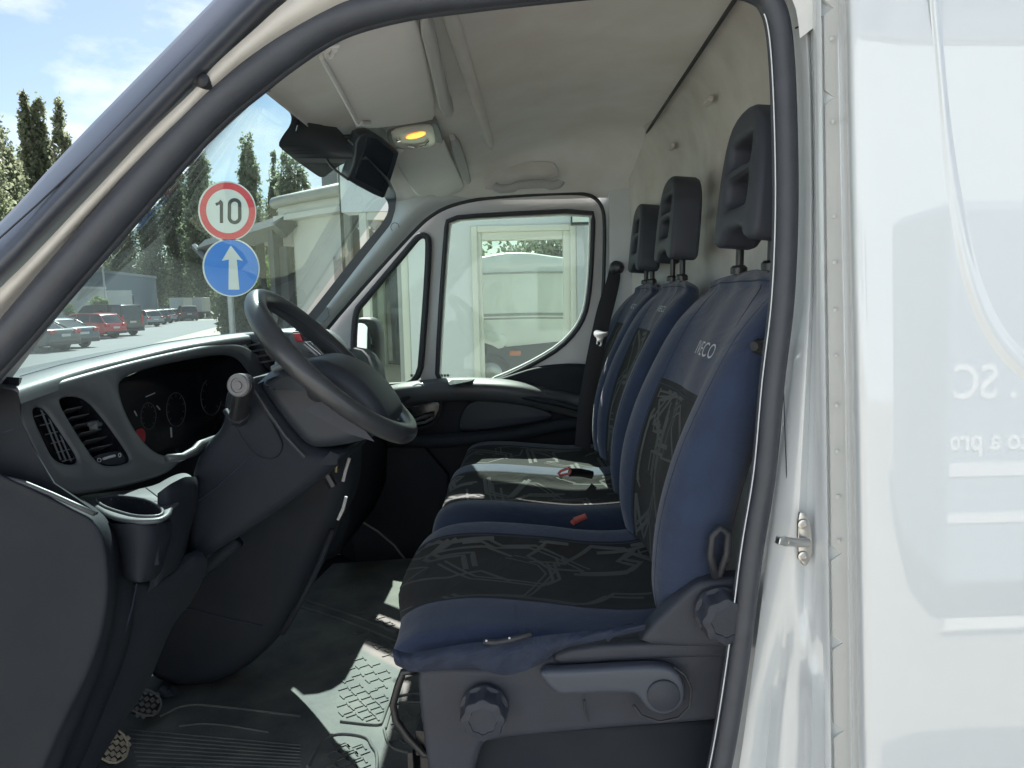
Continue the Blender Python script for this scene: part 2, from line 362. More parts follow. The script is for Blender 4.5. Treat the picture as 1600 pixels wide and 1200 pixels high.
# --- door opening seal
seal_c = [(1098, 1330), (1131, 1180), (1155, 1030), (1176, 865), (1196, 740), (1209, 600), (1224, 470), (1230, 330), (1228, 180), (1221, 60), (1208, 8), (1183, -16), (1130, -27), (1000, -30), (850, -20), (720, -8), (633, 2), (553, 20), (500, 42), (440, 80), (390, 118), (332, 166), (263, 238), (195, 316), (100, 425), (0, 541), (-90, 640), (-160, 740)]
sp = catmull([Vector((x, y, 0)) for x, y in seal_c], 6)
def sealY(x, y): return .885 if x > 800 else .885-.03*min(1, (800-x)/600)
def seal_r(x): return .0125 if x > 1000 else .0125+.0065*min(1, (1000-x)/600)
path = [P(p.x, p.y, sealY(p.x, p.y)) for p in sp]
b = MB(); b.tube(path, [seal_r(p.x) for p in sp], 14, up=(0, -1, 0), flat=1.0)
inner = []
for i, p in enumerate(sp):
    a = sp[max(i-1, 0)]; c = sp[min(i+1, len(sp)-1)]; t = (c-a).normalized(); n = Vector((-t.y, t.x, 0)); wd = seal_r(p.x)/sealY(p.x, 0)*F*1.02
    inner.append(P(p.x-n.x*wd, p.y-n.y*wd, sealY(p.x, p.y)+.012))
b.tube(inner, [seal_r(p.x)*.42 for p in sp], 10)
b.build('door_seal', rubber, van, smooth=60)
lip = []
for i, p in enumerate(sp[:62]):
    a = sp[max(i-1, 0)]; c = sp[min(i+1, len(sp)-1)]; t = (c-a).normalized(); n = Vector((-t.y, t.x, 0)); wd = 18.5
    lip.append(P(p.x-n.x*wd, p.y-n.y*wd, .882))
MB().tube(lip[:60], .0007, 6).build('seal_lip', mat('lip_white', (.7, .72, .74), .4), van)

# --- A pillar flange (cream) and outer plastic band
def poly_interp(tab, k=4): return catmull([Vector((*t, 0)) for t in tab], k)
up_ = poly_interp([(-160, 585), (0, 450), (140, 306), (230, 210), (303, 140), (335, 102), (395, 48), (449, 0), (540, -70), (640, -110)])
lo_ = poly_interp([(-160, 690), (0, 500), (140, 345), (210, 275), (270, 215), (335, 152), (395, 100), (480, 45), (580, -5), (660, -20)])
G = []
for p, q in zip(up_, lo_):
    G.append([P(p.x+(q.x-p.x)*t, p.y+(q.y-p.y)*t, .838+.028*t-.012*math.sin(t*math.pi)) for t in np.linspace(0, 1, 9)])
MB().grid(G).build('pillar_flange', cream, van, smooth=180)
# wide roof rail above the opening, carries on over the roof edge
rail = poly_interp([(440, 62), (500, 25), (560, 2), (640, -15), (760, -28), (900, -42), (1050, -48), (1190, -40), (1238, 0), (1250, 60)])
rail2 = poly_interp([(395, 48), (449, 0), (520, -70), (620, -120), (760, -150), (900, -160), (1050, -160), (1200, -150), (1290, -90), (1300, 20)])
G = [[P(q.x+(p.x-q.x)*t, q.y+(p.y-q.y)*t, .850+.02*t) for t in np.linspace(0, 1, 6)] for p, q in zip(rail, rail2)]
MB().grid(G).build('roof_rail', paint_jamb, van, smooth=180)
b_up = poly_interp([(-200, 540), (0, 347), (70, 271), (140, 197), (235, 100), (333, 0), (420, -90), (520, -170)])
b_lo = poly_interp([(-160, 596), (0, 457), (70, 384), (140, 312), (235, 214), (330, 118), (449, 6), (560, -70)])
G = []
for p, q in zip(b_up, b_lo):
    r_ = []
    for t in np.linspace(0, 1, 17):
        d = .86+.06*(1-t)**3-.050*math.sin(min(1, t*1.02)*math.pi)**.7 if t < 1 else .862
        if t > .93: d += .004
        r_.append(P(p.x+(q.x-p.x)*t, p.y+(q.y-p.y)*t, d))
    back = P(p.x, p.y, .92); r_.insert(0, back+Vector((.02, .08, -.02)))
    G.append(r_)
MB().grid(G).build('pillar_cover', pillarp, van, smooth=60)
MB().tube([P(x, y, .826) for x, y in ((-60, 425), (60, 318), (140, 243), (250, 130), (333, 48), (400, -20))], .0012, 6).build('cover_groove', rubber2, van)
b = MB(); c = P(318, 127, .838)
b.lathe(c+Vector((0, .012, 0)), (0, -1, 0), [(.0085, 0), (.0085, .012), (.0075, .017), (.004, .020), (.0004, .021)], 20)
b.tube([P(301, 122, .838), P(318, 127, .838)], [.008, .0075], 12)
b.build('bumper_stop', rubber2, van)
G = [[P(p.x+(q.x-p.x)*t, p.y+(q.y-p.y)*t, .888+.06*t-.006*math.sin(t*math.pi)) for t in np.linspace(0, 1, 6)] for p, q in zip(
    poly_interp([(-60, 610), (0, 558), (100, 443), (195, 335), (263, 258), (332, 188), (430, 108), (480, 72), (553, 38), (633, 18)]),
    poly_interp([(-60, 690), (13, 598), (100, 482), (215, 340), (280, 273), (341, 211), (433, 127), (470, 98), (560, 52), (640, 30)]))]
MB().grid(G).build('pillar_trim', trim, van, smooth=180)

# --- windscreen
def extr(a, b, z):
    t = (Z(z)-a.z)/(b.z-a.z); return a+(b-a)*t
WT = [P(421, 121, .965), Vector((-.440, 1.25, Z(.357))), Vector((-.462, 1.72, Z(.352))), Vector((-.480, 2.2, Z(.335))), P(606, 312, 2.47)]
WBo = [extr(WT[0], P(1, 592, .965), -.42), Vector((-1.05, 1.25, Z(-.42))), Vector((-1.10, 1.72, Z(-.42))), Vector((-1.08, 2.2, Z(-.42))), extr(WT[4], P(486, 478, 2.47), -.42)]
C = [[bt, bt.lerp(tp, .33), bt.lerp(tp, .67), tp] for bt, tp in zip(WBo, WT)]
WG = crgrid(C, 8, 8)
ws = MB().grid(WG).build('windscreen', glass_w, van, smooth=180)
b = MB().grid(WG); wbvh = BVHTree.FromPolygons([Vector(v) for v in b.v], b.f)
def on_ws(px, py, off=.004):
    r = ray(px, py).normalized(); h = wbvh.ray_cast(Vector((0, 0, H)), r)
    if h[0] is None: return P(px, py, 1.6)
    return h[0]-r*off
frit = mat('frit_black', (.045, .050, .058), .5)
# black printed band along the header with the sensor pad
pts_out = [(424, 122), (441, 163), (461, 186), (434, 222), (437, 232), (498, 277), (506, 278), (515, 270), (540, 252), (552, 262), (600, 306), (609, 322), (601, 345), (560, 392), (485, 489), (440, 540)]
pts_in = [(470, 118), (497, 165), (520, 192), (535, 205), (545, 212), (560, 226), (572, 235), (585, 240), (590, 250), (596, 262), (604, 280), (612, 296), (618, 322), (609, 350), (567, 396), (491, 493), (446, 545)]
def lerp_tab(tab, n):
    v = [Vector((*t, 0)) for t in tab]; L_ = [0]
    for a, c in zip(v, v[1:]): L_.append(L_[-1]+(c-a).length)
    o = []
    for i in range(n):
        s = L_[-1]*i/(n-1)
        for j in range(len(v)-1):
            if s <= L_[j+1]+1e-6: o.append(v[j].lerp(v[j+1], (s-L_[j])/max(1e-6, L_[j+1]-L_[j]))); break
    return o
A = chaikin(pts_out, 2, False); hdr = lerp_tab([(448, 108), (500, 172), (548, 222), (580, 252), (608, 280), (620, 305), (617, 330), (611, 350), (572, 399), (497, 496), (449, 548)], 60)
O = lerp_tab(A, 110); poly = [(p.x, p.y) for p in O]+[(p.x, p.y) for p in reversed(hdr)]
from mathutils.geometry import tessellate_polygon
tri = tessellate_polygon([[Vector((x, y, 0)) for x, y in poly]])
fr = MB().add([on_ws(x, y, .006) for x, y in poly], tri).build('sensor_pad', frit, ws, smooth=180)
b = MB(); b.tube([on_ws(x, y, .02) for x, y in ((478, 180), (468, 186), (464, 198), (461, 210), (459, 216))], .0022, 8); b.build('sensor_cable', blackm, ws)
b = MB(); b.box(on_ws(459, 217, .022), (.010, .014, .006)); b.tube([on_ws(465, 195, .023), on_ws(460, 214, .023)], .0018, 6); b.build('cable_plug', chrome, ws)
b = MB()
for i in range(5): b.tube([on_ws(474+i*7, 238-i*1.5, .012), on_ws(484+i*5, 247-i*4, .012)], .0016, 6)
b.box(on_ws(486, 237, .012), (.02, .03, .010)); b.build('rain_sensor', rubber2, ws, bevel=.002)

# --- roof lining
def zc(x):    # ceiling height over the cab, measured from the eye
    return float(np.interp(x, [-.50, -.42, -.34, -.24, -.17, -.12, -.02, .15, .30, .345], [.335, .365, .388, .408, .412, .440, .472, .488, .485, .480]))
xs = list(np.linspace(-.47, .335, 34)); ys = list(np.linspace(.90, 2.52, 44)); G = []
for x in xs:
    row = []
    for y in ys:
        z = zc(x); e = .0
        tn = max(0, (1.13-y)/.23); tf = max(0, (y-2.20)/.32)
        edge_n = .355 if x > -.25 else .355-.25*(-.25-x)*0.2
        edge_f = .322 if x > -.2 else .322+.06*(x+.2)
        z = z-(z-edge_n)*min(1, tn)**1.8; z = z-(z-edge_f)*min(1, tf)**1.7
        xx = x
        if x < -.30: xx = max(x if x > -.44 else -9, float(np.interp(y, [.90, .95, 1.2, 1.7, 2.2, 2.47], [-.30, -.375, -.447, -.458, -.470, -.475])))
        # recess round the far grab handle
        z += .012*math.exp(-((x-0.0)/.16)**4)*math.exp(-((y-2.36)/.07)**2)
        z += .0025*math.sin(x*17+y*5)*math.sin(y*9-x*4)*max(0, min(1, (x+.1)/.2))
        row.append((xx, y, Z(z)))
    G.append(row)
MB().grid(G).build('roof_lining', liner, van, smooth=180)
# dark gap line between roof lining and bulkhead
MB().tube([(.330, y, Z(.474-max(0, (y-2.25)/.27)**2*.10)) for y in np.linspace(.9, 2.50, 24)], .0040, 8).build('lining_joint', rubber2, van)
# bulkhead
G = []
for z, dxx in ((.485, -.09), (.47, -.062), (.43, -.04), (.36, -.02), (.25, -.006), (.05, 0), (-.2, .0), (-.6, 0), (-1.0, 0)):
    G.append([(XB(y)+dxx*(1 if y < 2.2 else 1-.5*(y-2.2)/.3), y, Z(z)) for y in np.linspace(.86, 2.54, 40)])
G = crgrid(G, 4, 1)
MB().grid(G).build('bulkhead', liner2, van, smooth=180)
for y, z in ((1.22, .40), (1.66, .41), (2.1, .40)): MB().box((.375, y, Z(z)), (.012, .05, .012), Euler((0, R(25), 0)).to_matrix()).build('bulkhead_clip', liner2, van, bevel=.003)

# sun visors
def visor(ya, yb, fa, fb, ra, rb, lab=None):
    """corner pixels: front edge near/far, rear edge near/far"""
    Gt = []
    n = 14; A, B, Cc, D = P(*fa, ya), P(*fb, yb), P(*ra, ya), P(*rb, yb)
    pl = pl3(A, B, Cc)
    if pl.n.z > 0: pl = Pl(pl.o, pl.v, pl.u)
    return pl
def visor_plate(name, outl, pl, m=visor_m, th=.02, bev=.008): return plate(name, outl, pl, th, m, van, bev=bev, sm=2)
pv = visor(.98, 1.46, (501, 84), (566, 200), (648, 26), (682, 178))
v1 = visor_plate('sun_visor', [(503, 78), (514, 62), (600, 38), (648, 28), (660, 50), (676, 130), (683, 184), (672, 190), (610, 200), (566, 203), (556, 192), (528, 140), (501, 92)], pv)
MB().tube([pv.off(.002).hit(*p) for p in ((502, 90), (530, 140), (558, 193))], .0032, 8).build('visor_edge', visor_m, v1)
b = MB(); b.tube([pv.off(.008).hit(*p) for p in ((528, 72), (518, 73), (510, 80), (511, 88), (519, 87), (523, 78))], .0035, 8); b.build('visor_clip', visor_m, v1)
b = MB(); b.tube([pv.off(.004).hit(*p) for p in ((558, 196), (566, 192), (578, 191))], .004, 8); b.build('visor_pivot', trim, v1)
pv2 = visor(1.92, 2.30, (622, 262), (655, 306), (690, 235), (724, 292))
v2 = visor_plate('sun_visor', [(616, 250), (640, 226), (694, 220), (702, 240), (722, 280), (727, 294), (716, 303), (684, 310), (676, 305), (658, 309), (650, 306), (634, 283)], pv2)
# long tray ribs behind each visor
for nm, pts, Y0, Y1 in (('lining_rib', [(652, 34), (676, 30), (702, 158), (712, 182), (690, 186), (678, 130)], .99, 1.5), ('lining_rib', [(700, 222), (716, 218), (738, 282), (732, 292), (722, 280)], 1.9, 2.32)):
    A = P(*pts[0], Y0); B = P(*pts[-2], Y1); Cc = P(*pts[1], Y0)
    pl = pl3(A, B, Cc)
    if pl.n.z > 0: pl = Pl(pl.o, pl.v, pl.u)
    plate(nm, pts, pl.off(-.002), .03, trim, van, bev=.005, sm=1)
b = MB()
b.tube([Vector((-.128, y, Z(.434))) for y in np.linspace(1.05, 2.22, 12)], [.006]+[.013]*10+[.005], 12)
b.build('lining_ridge', liner, van, smooth=180)

# interior lamp, lit
lp = pl3(P(612, 208, 1.66), P(672, 194, 1.70), P(622, 233, 1.78))
if lp.n.z > 0: lp = Pl(lp.o, lp.v, lp.u)
lamp_base = plate('interior_lamp', [(604, 204), (620, 198), (680, 190), (688, 200), (694, 228), (684, 236), (640, 236), (616, 232), (606, 222)], lp, .03, mat('lamp_surround', (.20, .21, .22), .4), van, bev=.004, sm=1)
lens = plate('lamp_lens', [(612, 206), (640, 200), (672, 196), (678, 200), (682, 226), (674, 231), (640, 234), (622, 230), (612, 220)], lp.off(.006), .006, mat('lamp_lens', (.62, .60, .54), .25, coat=.4), lamp_base, bev=.002, sm=1)
b = MB(); c = lp.off(.008).hit(650, 212); ax = lp.n; e1 = (lp.hit(665, 208)-lp.hit(635, 214)).normalized(); e2 = ax.cross(e1)
M_ = Matrix((e1, e2, ax)).transposed()
vs = []; fs = []
b.lathe((0, 0, 0), (0, 0, 1), [(1, 0), (.85, .35), (.5, .6), (.1, .7)], 24)
b.v = [tuple(c+M_ @ Vector((v[0]*.0245, v[1]*.0125, v[2]*.006))) for v in b.v]
b.build('lamp_bulb', emit('lamp_glow', (1, .36, .06), 1.0), lamp_base)
b = MB(); b.lathe(lp.off(.006).hit(622, 217), lp.n, [(.006, 0), (.006, .004), (.0045, .006), (.0005, .006)], 14); b.build('lamp_switch', chrome, lamp_base); b = MB()
b.tube([lp.off(.008).hit(*p) for p in ((636, 228), (650, 230), (664, 226), (670, 220))], .0016, 6); b.build('lamp_switch', chrome, lamp_base)

# far grab handle
gh = [(772, 290), (780, 295), (800, 294), (812, 289), (850, 287), (860, 290), (872, 288), (876, 282)]
b = MB(); b.tube([P(p.x, p.y, 2.36) for p in catmull([Vector((*g, 0)) for g in gh], 4)], .0135, 12, flat=.8)
b.build('grab_handle', trim, van, smooth=180)
plate('handle_recess', [(757, 262), (770, 252), (862, 250), (872, 262), (874, 280), (760, 300), (756, 285)], pl3(P(757, 262, 2.40), P(872, 262, 2.40), P(760, 300, 2.43)), .01, liner2, van, bev=.004, sm=2)
# =================================================================== FAR SIDE OF THE CAB
dframe = mat('door_frame_grey', (.50, .50, .50), .42, bump=.15, bscale=90, var=.05, vscale=5, coat=.2)
# far A pillar trim, from the glass edge to the door seal
ga = poly_interp([(590, 292), (612, 306), (613, 322), (604, 345), (566, 392), (487, 491), (440, 548), (380, 620)], 4)
gb = poly_interp([(760, 296), (745, 311), (701, 322), (662, 345), (620, 392), (545, 474), (500, 530), (440, 600)], 4)
G = []
for p, q in zip(ga, gb):
    G.append([P(p.x+(q.x-p.x)*t, p.y+(q.y-p.y)*t, 2.475-.035*math.sin(min(1, t*1.15)*math.pi)+.03*t) for t in np.linspace(0, 1, 12)])
apil = MB().grid(G).build('pillar_trim', trim_w, van, smooth=180)
MB().tube([P(p.x+1.5, p.y, 2.462) for p in ga[1:]], .0042, 8).build('glass_seal', rubber2, van)
b = MB(); b.tube([P(617+6.5*math.cos(a), 355+7*math.sin(a), 2.452) for a in np.linspace(2.2, 6.4, 10)], .0009, 6); b.build('trim_cap', seam_m, apil)
# speaker / tweeter hexagon near the pillar foot
b = MB(); b.lathe(P(503, 491, 2.45), (-.25, -1, .25), [(.030, 0), (.030, .003), (.026, .004), (.001, .004)], 6); b.build('pillar_grille', mat('grille_grey', (.16, .17, .17), .7, bump=1, bscale=900), apil)

# far door: metal frame plate with the two openings, rubber round each
far = Pl((0, 2.55, H), (1, 0, 0), (0, 0, 1))
quarter = [(556, 486), (566, 474), (600, 434), (640, 386), (652, 371), (660, 367), (668, 370), (670, 380), (668, 430), (661, 530), (655, 620), (600, 620), (555, 620), (553, 540)]
main_w = [(706, 345), (760, 341), (921, 334), (921, 350), (919, 420), (915, 462), (909, 490), (896, 514), (872, 538), (838, 559), (800, 578), (765, 592), (740, 612), (686, 612), (692, 500), (702, 360)]
outer = [(452, 590), (540, 478), (600, 410), (651, 356), (672, 337), (700, 322), (750, 310), (830, 304), (905, 301), (928, 307), (941, 322), (944, 345), (943, 470), (932, 700), (930, 900), (480, 900), (470, 700)]
door = plate('passenger_door', outer, far, .04, dframe, van, holes=[quarter, main_w], bev=.004, sm=1)
def loop3(px, Y, k=2): return [P(p[0], p[1], Y) for p in chaikin(px, k)]
b = MB(); b.tube(loop3(quarter[:10]+[(655, 600), (600, 604), (555, 604), (552, 540)], 2.535), .0115, 10, closed=True, up=(0, -1, 0)); b.build('quarter_window_seal', rubber2, door, smooth=180)
b = MB(); b.tube(loop3([(700, 341), (760, 336), (926, 328), (927, 350), (924, 420), (920, 465), (914, 493), (900, 518), (876, 543), (842, 564), (803, 584), (768, 598), (740, 612), (682, 612), (687, 500), (697, 360)], 2.535, 1), .0082, 10, closed=True, up=(0, -1, 0)); b.build('window_seal', rubber2, door, smooth=180)
plate('quarter_window', quarter, plY(2.565), .004, glass_s, door, sm=1)
plate('side_window', main_w, plY(2.572), .004, glass_s, door, sm=1)
MB().tube(chaikin([tuple(P(x, y, 2.505)) for x, y in [(500, 528), (540, 480), (600, 412), (651, 357), (672, 338), (700, 322), (750, 310), (830, 304), (905, 301), (928, 307), (941, 322), (945, 345), (944, 420), (941, 480), (934, 540), (925, 640), (920, 740)]], 2, False), .0062, 8, up=(0, -1, 0)).build('door_seal', rubber2, van, smooth=180)
# small maker's marks printed on the glass
for i, (px, py) in enumerate(((648, 587), (695, 587))):
    M = Matrix.Translation(P(px, py, 2.560)) @ Matrix(((1, 0, 0), (0, 0, -1), (0, 1, 0))).to_4x4()
    me = text_mesh('■■■', .012, M, .0002); finish('glass_mark', me, frit, door, smooth=0)
# B pillar on the far side
G = []
for py in np.linspace(270, 760, 14):
    G.append([P(x, py, Y) for x, Y in ((938, 2.56), (946, 2.535), (952, 2.50), (975, 2.49), (1000, 2.49), (1030, 2.50))])
MB().grid(G).build('centre_pillar_trim', trim_w, van, smooth=60)
# door lower panel (dark moulding) -----------------------------------------------------------
low = [(470, 625), (560, 618), (612, 604), (690, 592), (740, 592), (768, 596), (800, 586), (830, 576), (860, 571), (900, 569), (932, 572), (935, 640), (935, 900), (470, 900)]
dl = plate('door_panel', low, plY(2.50), .05, dash_d, door, bev=.010, sm=1)
# belt shelf: swept section, bright top
tp = catmull([Vector((x, y, 0)) for x, y in [(560, 622), (600, 607), (640, 598), (700, 592), (760, 592), (810, 597), (850, 606), (885, 614), (930, 622)]], 4)
G = []
for i, p in enumerate(tp):
    k = i/(len(tp)-1); wv = .09*math.sin(max(.12, min(1, k*1.1))*math.pi)**.5 if k < .9 else .03
    base = P(p.x, p.y, 2.50)
    row = [base+Vector((0, .02, .0)), base+Vector((0, -.004, .004)), base+Vector((0, -wv*.5, .002)), base+Vector((0, -wv*.85, -.006)), base+Vector((0, -wv, -.022)), base+Vector((0, -wv*.97, -.045)), base+Vector((0, -wv*.75, -.066)), base+Vector((0, -.02, -.075)), base+Vector((0, .01, -.075))]
    G.append(row)
MB().grid(crgrid(G, 1, 3)).build('door_shelf', dash, door, smooth=180)
plate('shelf_slot', [(700, 597), (712, 590), (742, 590), (742, 594), (712, 600), (702, 602)], Pl(P(700, 596, 2.44)+Vector((0, 0, .004)), (1, 0, 0), (0, 1, 0)), .003, dash_g, door, sm=1)
b = MB(); b.tube([P(x, y, 2.40) for x, y in ((645, 603), (652, 600), (660, 600), (662, 603))], .0028, 8); b.build('door_pin', chrome, door)
# handle bowl and pocket: flat dark plates painted as shaded recesses
b = MB(); b.tube(loop3([(622, 638), (660, 628), (690, 624), (688, 645), (676, 664), (650, 671), (632, 668), (624, 655)], 2.44), .006, 8, closed=True); b.build('handle_surround', dash_d, door, smooth=180)
plate('handle_bowl', [(622, 638), (660, 628), (690, 624), (688, 645), (676, 664), (650, 671), (632, 668), (624, 655)], plY(2.452), .01, dash_g, door, bev=.002, sm=2)
b = MB(); b.tube([P(x, y, 2.432) for x, y in ((636, 654), (650, 656), (664, 650), (678, 647), (676, 653), (664, 660), (650, 662), (638, 658))], .0048, 10); b.build('door_handle', dash, door, smooth=180)
b = MB(); b.tube(loop3([(620, 680), (606, 640), (640, 616), (700, 609), (760, 612), (830, 622), (900, 636), (928, 650), (900, 660), (800, 675), (700, 682), (650, 684)], 2.43, 2), .010, 10, closed=True); b.build('armrest_rim', dash_d, door, smooth=180)
plate('door_pocket', [(715, 668), (722, 640), (738, 626), (770, 622), (810, 628), (850, 640), (868, 650), (850, 658), (790, 668), (745, 674), (722, 675)], plY(2.475), .02, mat('pocket_shade', (.012, .018, .03), .55, bump=.3, bscale=400), door, bev=.005, sm=2)
b = MB(); b.tube([P(x, y, 2.42) for x, y in ((600, 690), (700, 690), (800, 680), (880, 664), (930, 660))], .02, 12, flat=.8); b.build('door_grip', dash_d, door, smooth=180)
# outside mirror beyond the quarter window
mir = plate('door_mirror', [(548, 500), (556, 497), (572, 496), (584, 500), (590, 512), (593, 540), (593, 610), (560, 612), (548, 600)], plY(2.74), .12, mat('mirror_housing', (.008, .010, .012), .45, spec=.25, bump=.2, bscale=300), van, bev=.022, sm=1)
ml = plate('mirror_glass', [(552, 508), (562, 504), (572, 507), (578, 520), (584, 545), (588, 568), (588, 600), (552, 600)], Pl(P(552, 550, 2.72), Vector((1, .10, 0)), (0, .02, 1)), .004, mirror_m, mir, sm=1)
b = MB(); b.tube([P(552, 606, 2.62), P(560, 604, 2.72)], .02, 8); b.build('mirror_arm', rubber2, mir)

# shell parts that close the cab: floor, firewall, far lower side, roof skin, cargo box
b = MB(); b.bb((-1.15, .99, Z(-.94)), (.52, 2.62, Z(-.915))); b.build('cab_floor', dash_d, van)
b = MB(); b.bb((-1.19, .80, Z(-.94)), (-1.13, 2.62, Z(-.44))); b.build('firewall', dash_d, van)
b = MB(); b.bb((-1.15, 2.56, Z(-.94)), (.5, 2.60, Z(-.34))); b.build('side_panel', paint, van)
b = MB(); b.bb((-1.15, .80, Z(-1.3)), (.30, .985, Z(-.90))); b.build('door_sill', paint, van, bevel=.01)
b = MB(); b.grid([[(x, y, Z(zz)) for y in np.linspace(.87, 2.66, 8)] for x, zz in ((-.30, .40), (-.22, .46), (-.05, .53), (.3, .56), (.6, .58))]); b.build('roof_skin', paint, van, smooth=180)
b = MB(); b.bb((.47, .79, Z(-1.35)), (3.6, 2.70, Z(.9))); b.build('cargo_box', paint, van, bevel=.05)
b = MB(); b.grid(crgrid([[(-1.12, y, Z(-.40+.0*y)) for y in (.85, 1.3, 1.7, 2.1, 2.62)], [(-1.4, y, Z(-.47)) for y in (.87, 1.3, 1.7, 2.1, 2.6)], [(-1.75, y, Z(-.58)) for y in (.95, 1.3, 1.7, 2.1, 2.5)], [(-1.92, y, Z(-.75)) for y in (1.0, 1.3, 1.7, 2.1, 2.45)], [(-1.95, y, Z(-1.5)) for y in (1.0, 1.3, 1.7, 2.1, 2.45)]], 4, 4)); b.build('bonnet', paint, van, smooth=180)
for y_ in (.82, 2.6): MB().bb((-1.95, y_, Z(-1.5)), (-1.16, y_+.04, Z(-.55))).build('front_wing', paint, van, bevel=.02)
for i, (x, y) in enumerate(((-1.35, .86), (-1.35, 2.4), (2.6, .86), (2.6, 2.4))):
    wh = MB().lathe((x, y, .36), (0, 1, 0), [(.20, 0), (.35, .01), (.36, .05), (.36, .19), (.35, .23), (.2, .24)], 36).build('wheel', rubber2, van)
    MB().lathe((x, y-.01, .36), (0, 1, 0), [(.03, 0), (.08, .0), (.12, .03), (.20, .02), (.21, .26), (.03, .26)], 24).build('rim', mat('wheel_silver', (.4, .4, .41), .35, metal=.8), wh)

# =================================================================== DASHBOARD
# top pad: runs across the cab under the windscreen
fa = [(.90, (6, 607)), (1.00, (62, 590)), (1.10, (122, 572)), (1.2, (190, 556)), (1.32, (262, 540)), (1.45, (330, 529)), (1.6, (385, 522)), (1.75, (418, 519)), (1.95, (455, 518)), (2.2, (500, 527)), (2.48, (545, 545))]
G = []
for Y, (px, py) in fa:
    e = P(px, py, Y)
    G.append([e+Vector((-.42, 0, -.10)), e+Vector((-.25, 0, -.035)), e+Vector((-.10, 0, -.006)), e+Vector((-.03, 0, .001)), e, e+Vector((.016, 0, -.005)), e+Vector((.020, 0, -.020))])
db = MB().grid(crgrid(G, 5, 4)).build('dashboard', dash, van, smooth=180)
MB().tube([P(px, py, Y)+Vector((-.028, 0, .0025)) for Y, (px, py) in fa[1:8]], .0006, 6).build('dash_groove', seam_m, db)
# fascia: faces the driver, two vents and the instrument recess cut through it
f_pl = pl3(P(30, 640, .935), P(300, 560, 1.34), P(88, 768, .945))
if f_pl.n.y > 0: f_pl = Pl(f_pl.o, f_pl.v, f_pl.u)
fo = [(28, 640), (27, 622), (40, 608), (80, 598), (130, 584), (200, 565), (262, 551), (330, 537), (362, 535), (385, 540), (410, 558), (428, 580), (440, 600), (430, 640), (380, 680), (345, 692), (322, 700), (312, 712), (290, 716), (262, 742), (200, 758), (150, 768), (110, 772), (88, 762), (70, 735), (48, 690), (34, 660)]
h1 = [(54, 638), (62, 634), (74, 640), (96, 672), (124, 714), (122, 724), (108, 725), (86, 718), (72, 690), (55, 652)]
h2 = [(94, 628), (100, 620), (120, 618), (140, 626), (165, 655), (190, 690), (207, 716), (200, 724), (172, 728), (154, 722), (138, 700), (112, 660)]
h3 = [(186, 604), (194, 590), (230, 575), (300, 560), (350, 553), (372, 558), (390, 580), (408, 606), (420, 640), (380, 672), (330, 686), (300, 700), (282, 712), (262, 712), (240, 704), (215, 676), (196, 640)]
fas = plate('fascia', fo, f_pl, .035, dash, db, holes=[h1, h2, h3], bev=.0065, sm=2, smooth=60, res=4)
# cluster: dial board set deep in a dark bowl
def ring(px, pl, k=2): return [pl.hit(p[0], p[1]) for p in chaikin(px, k)]
def bowl(name, hole, pl, depth, m, parent, shrink=.92):
    top = ring(hole, pl); c = sum(top, Vector())/len(top); G = [[p-pl.n*.004 for p in top]]
    for d, s in ((.5, 1-(1-shrink)*.5), (1, shrink)): G.append([c+(p-c)*s-pl.n*depth*d for p in top])
    b = MB().grid([[tuple(q) for q in r] for r in G], closed=True); k = len(b.v); n = len(top); b.v.append(tuple(c-pl.n*depth))
    for i in range(n): b.f.append((k, 2*n+i, 2*n+(i+1) % n)); b.m.append(0)
    return b.build(name, m, parent, smooth=50)
cl = bowl('instrument_cluster', h3, f_pl, .10, dash_g, db, .90)
cp = f_pl.off(-.085)
dm = mat('dial_ink', (.45, .47, .5), .6); rm = mat('dial_red', (.35, .02, .03), .5)
def needle(px, pts, r=.0012, m=dm, nm='dial_needle'): return MB().tube([cp.hit(*p) for p in pts], r, 6).build(nm, m, cl)
needle(0, [(267, 668), (268, 683)], .0016); needle(0, [(210, 642), (214, 650)], .0012); needle(0, [(245, 634), (250, 640)], .0012); needle(0, [(228, 620), (242, 614)], .001)
plate('warning_lamps', [(212, 672), (224, 668), (228, 678), (226, 694), (216, 684)], cp, .002, rm, cl, sm=1)
for c0, rad in (((232, 650), 19), ((275, 640), 24), ((330, 620), 26)):
    b = MB(); b.tube([cp.hit(c0[0]+rad*.62*math.cos(a), c0[1]+rad*1.1*math.sin(a)) for a in np.linspace(0, 2*math.pi, 28)[:-1]], .0008, 5, closed=True)
    for a in np.linspace(2.4, 7.0, 9): b.tube([cp.hit(c0[0]+rad*.55*math.cos(a), c0[1]+rad*.98*math.sin(a)), cp.hit(c0[0]+rad*.45*math.cos(a), c0[1]+rad*.8*math.sin(a))], .0006, 4)
    b.build('dial_ring', mat('dial_grey', (.06, .065, .075), .5), cl)
# lip under the cluster
b = MB(); b.tube([P(x, y, Y) for x, y, Y in ((262, 716, 1.06), (285, 714, 1.09), (303, 704, 1.12), (312, 694, 1.14), (340, 684, 1.2))], .006, 10); b.build('cluster_lip', dash, db, smooth=180)
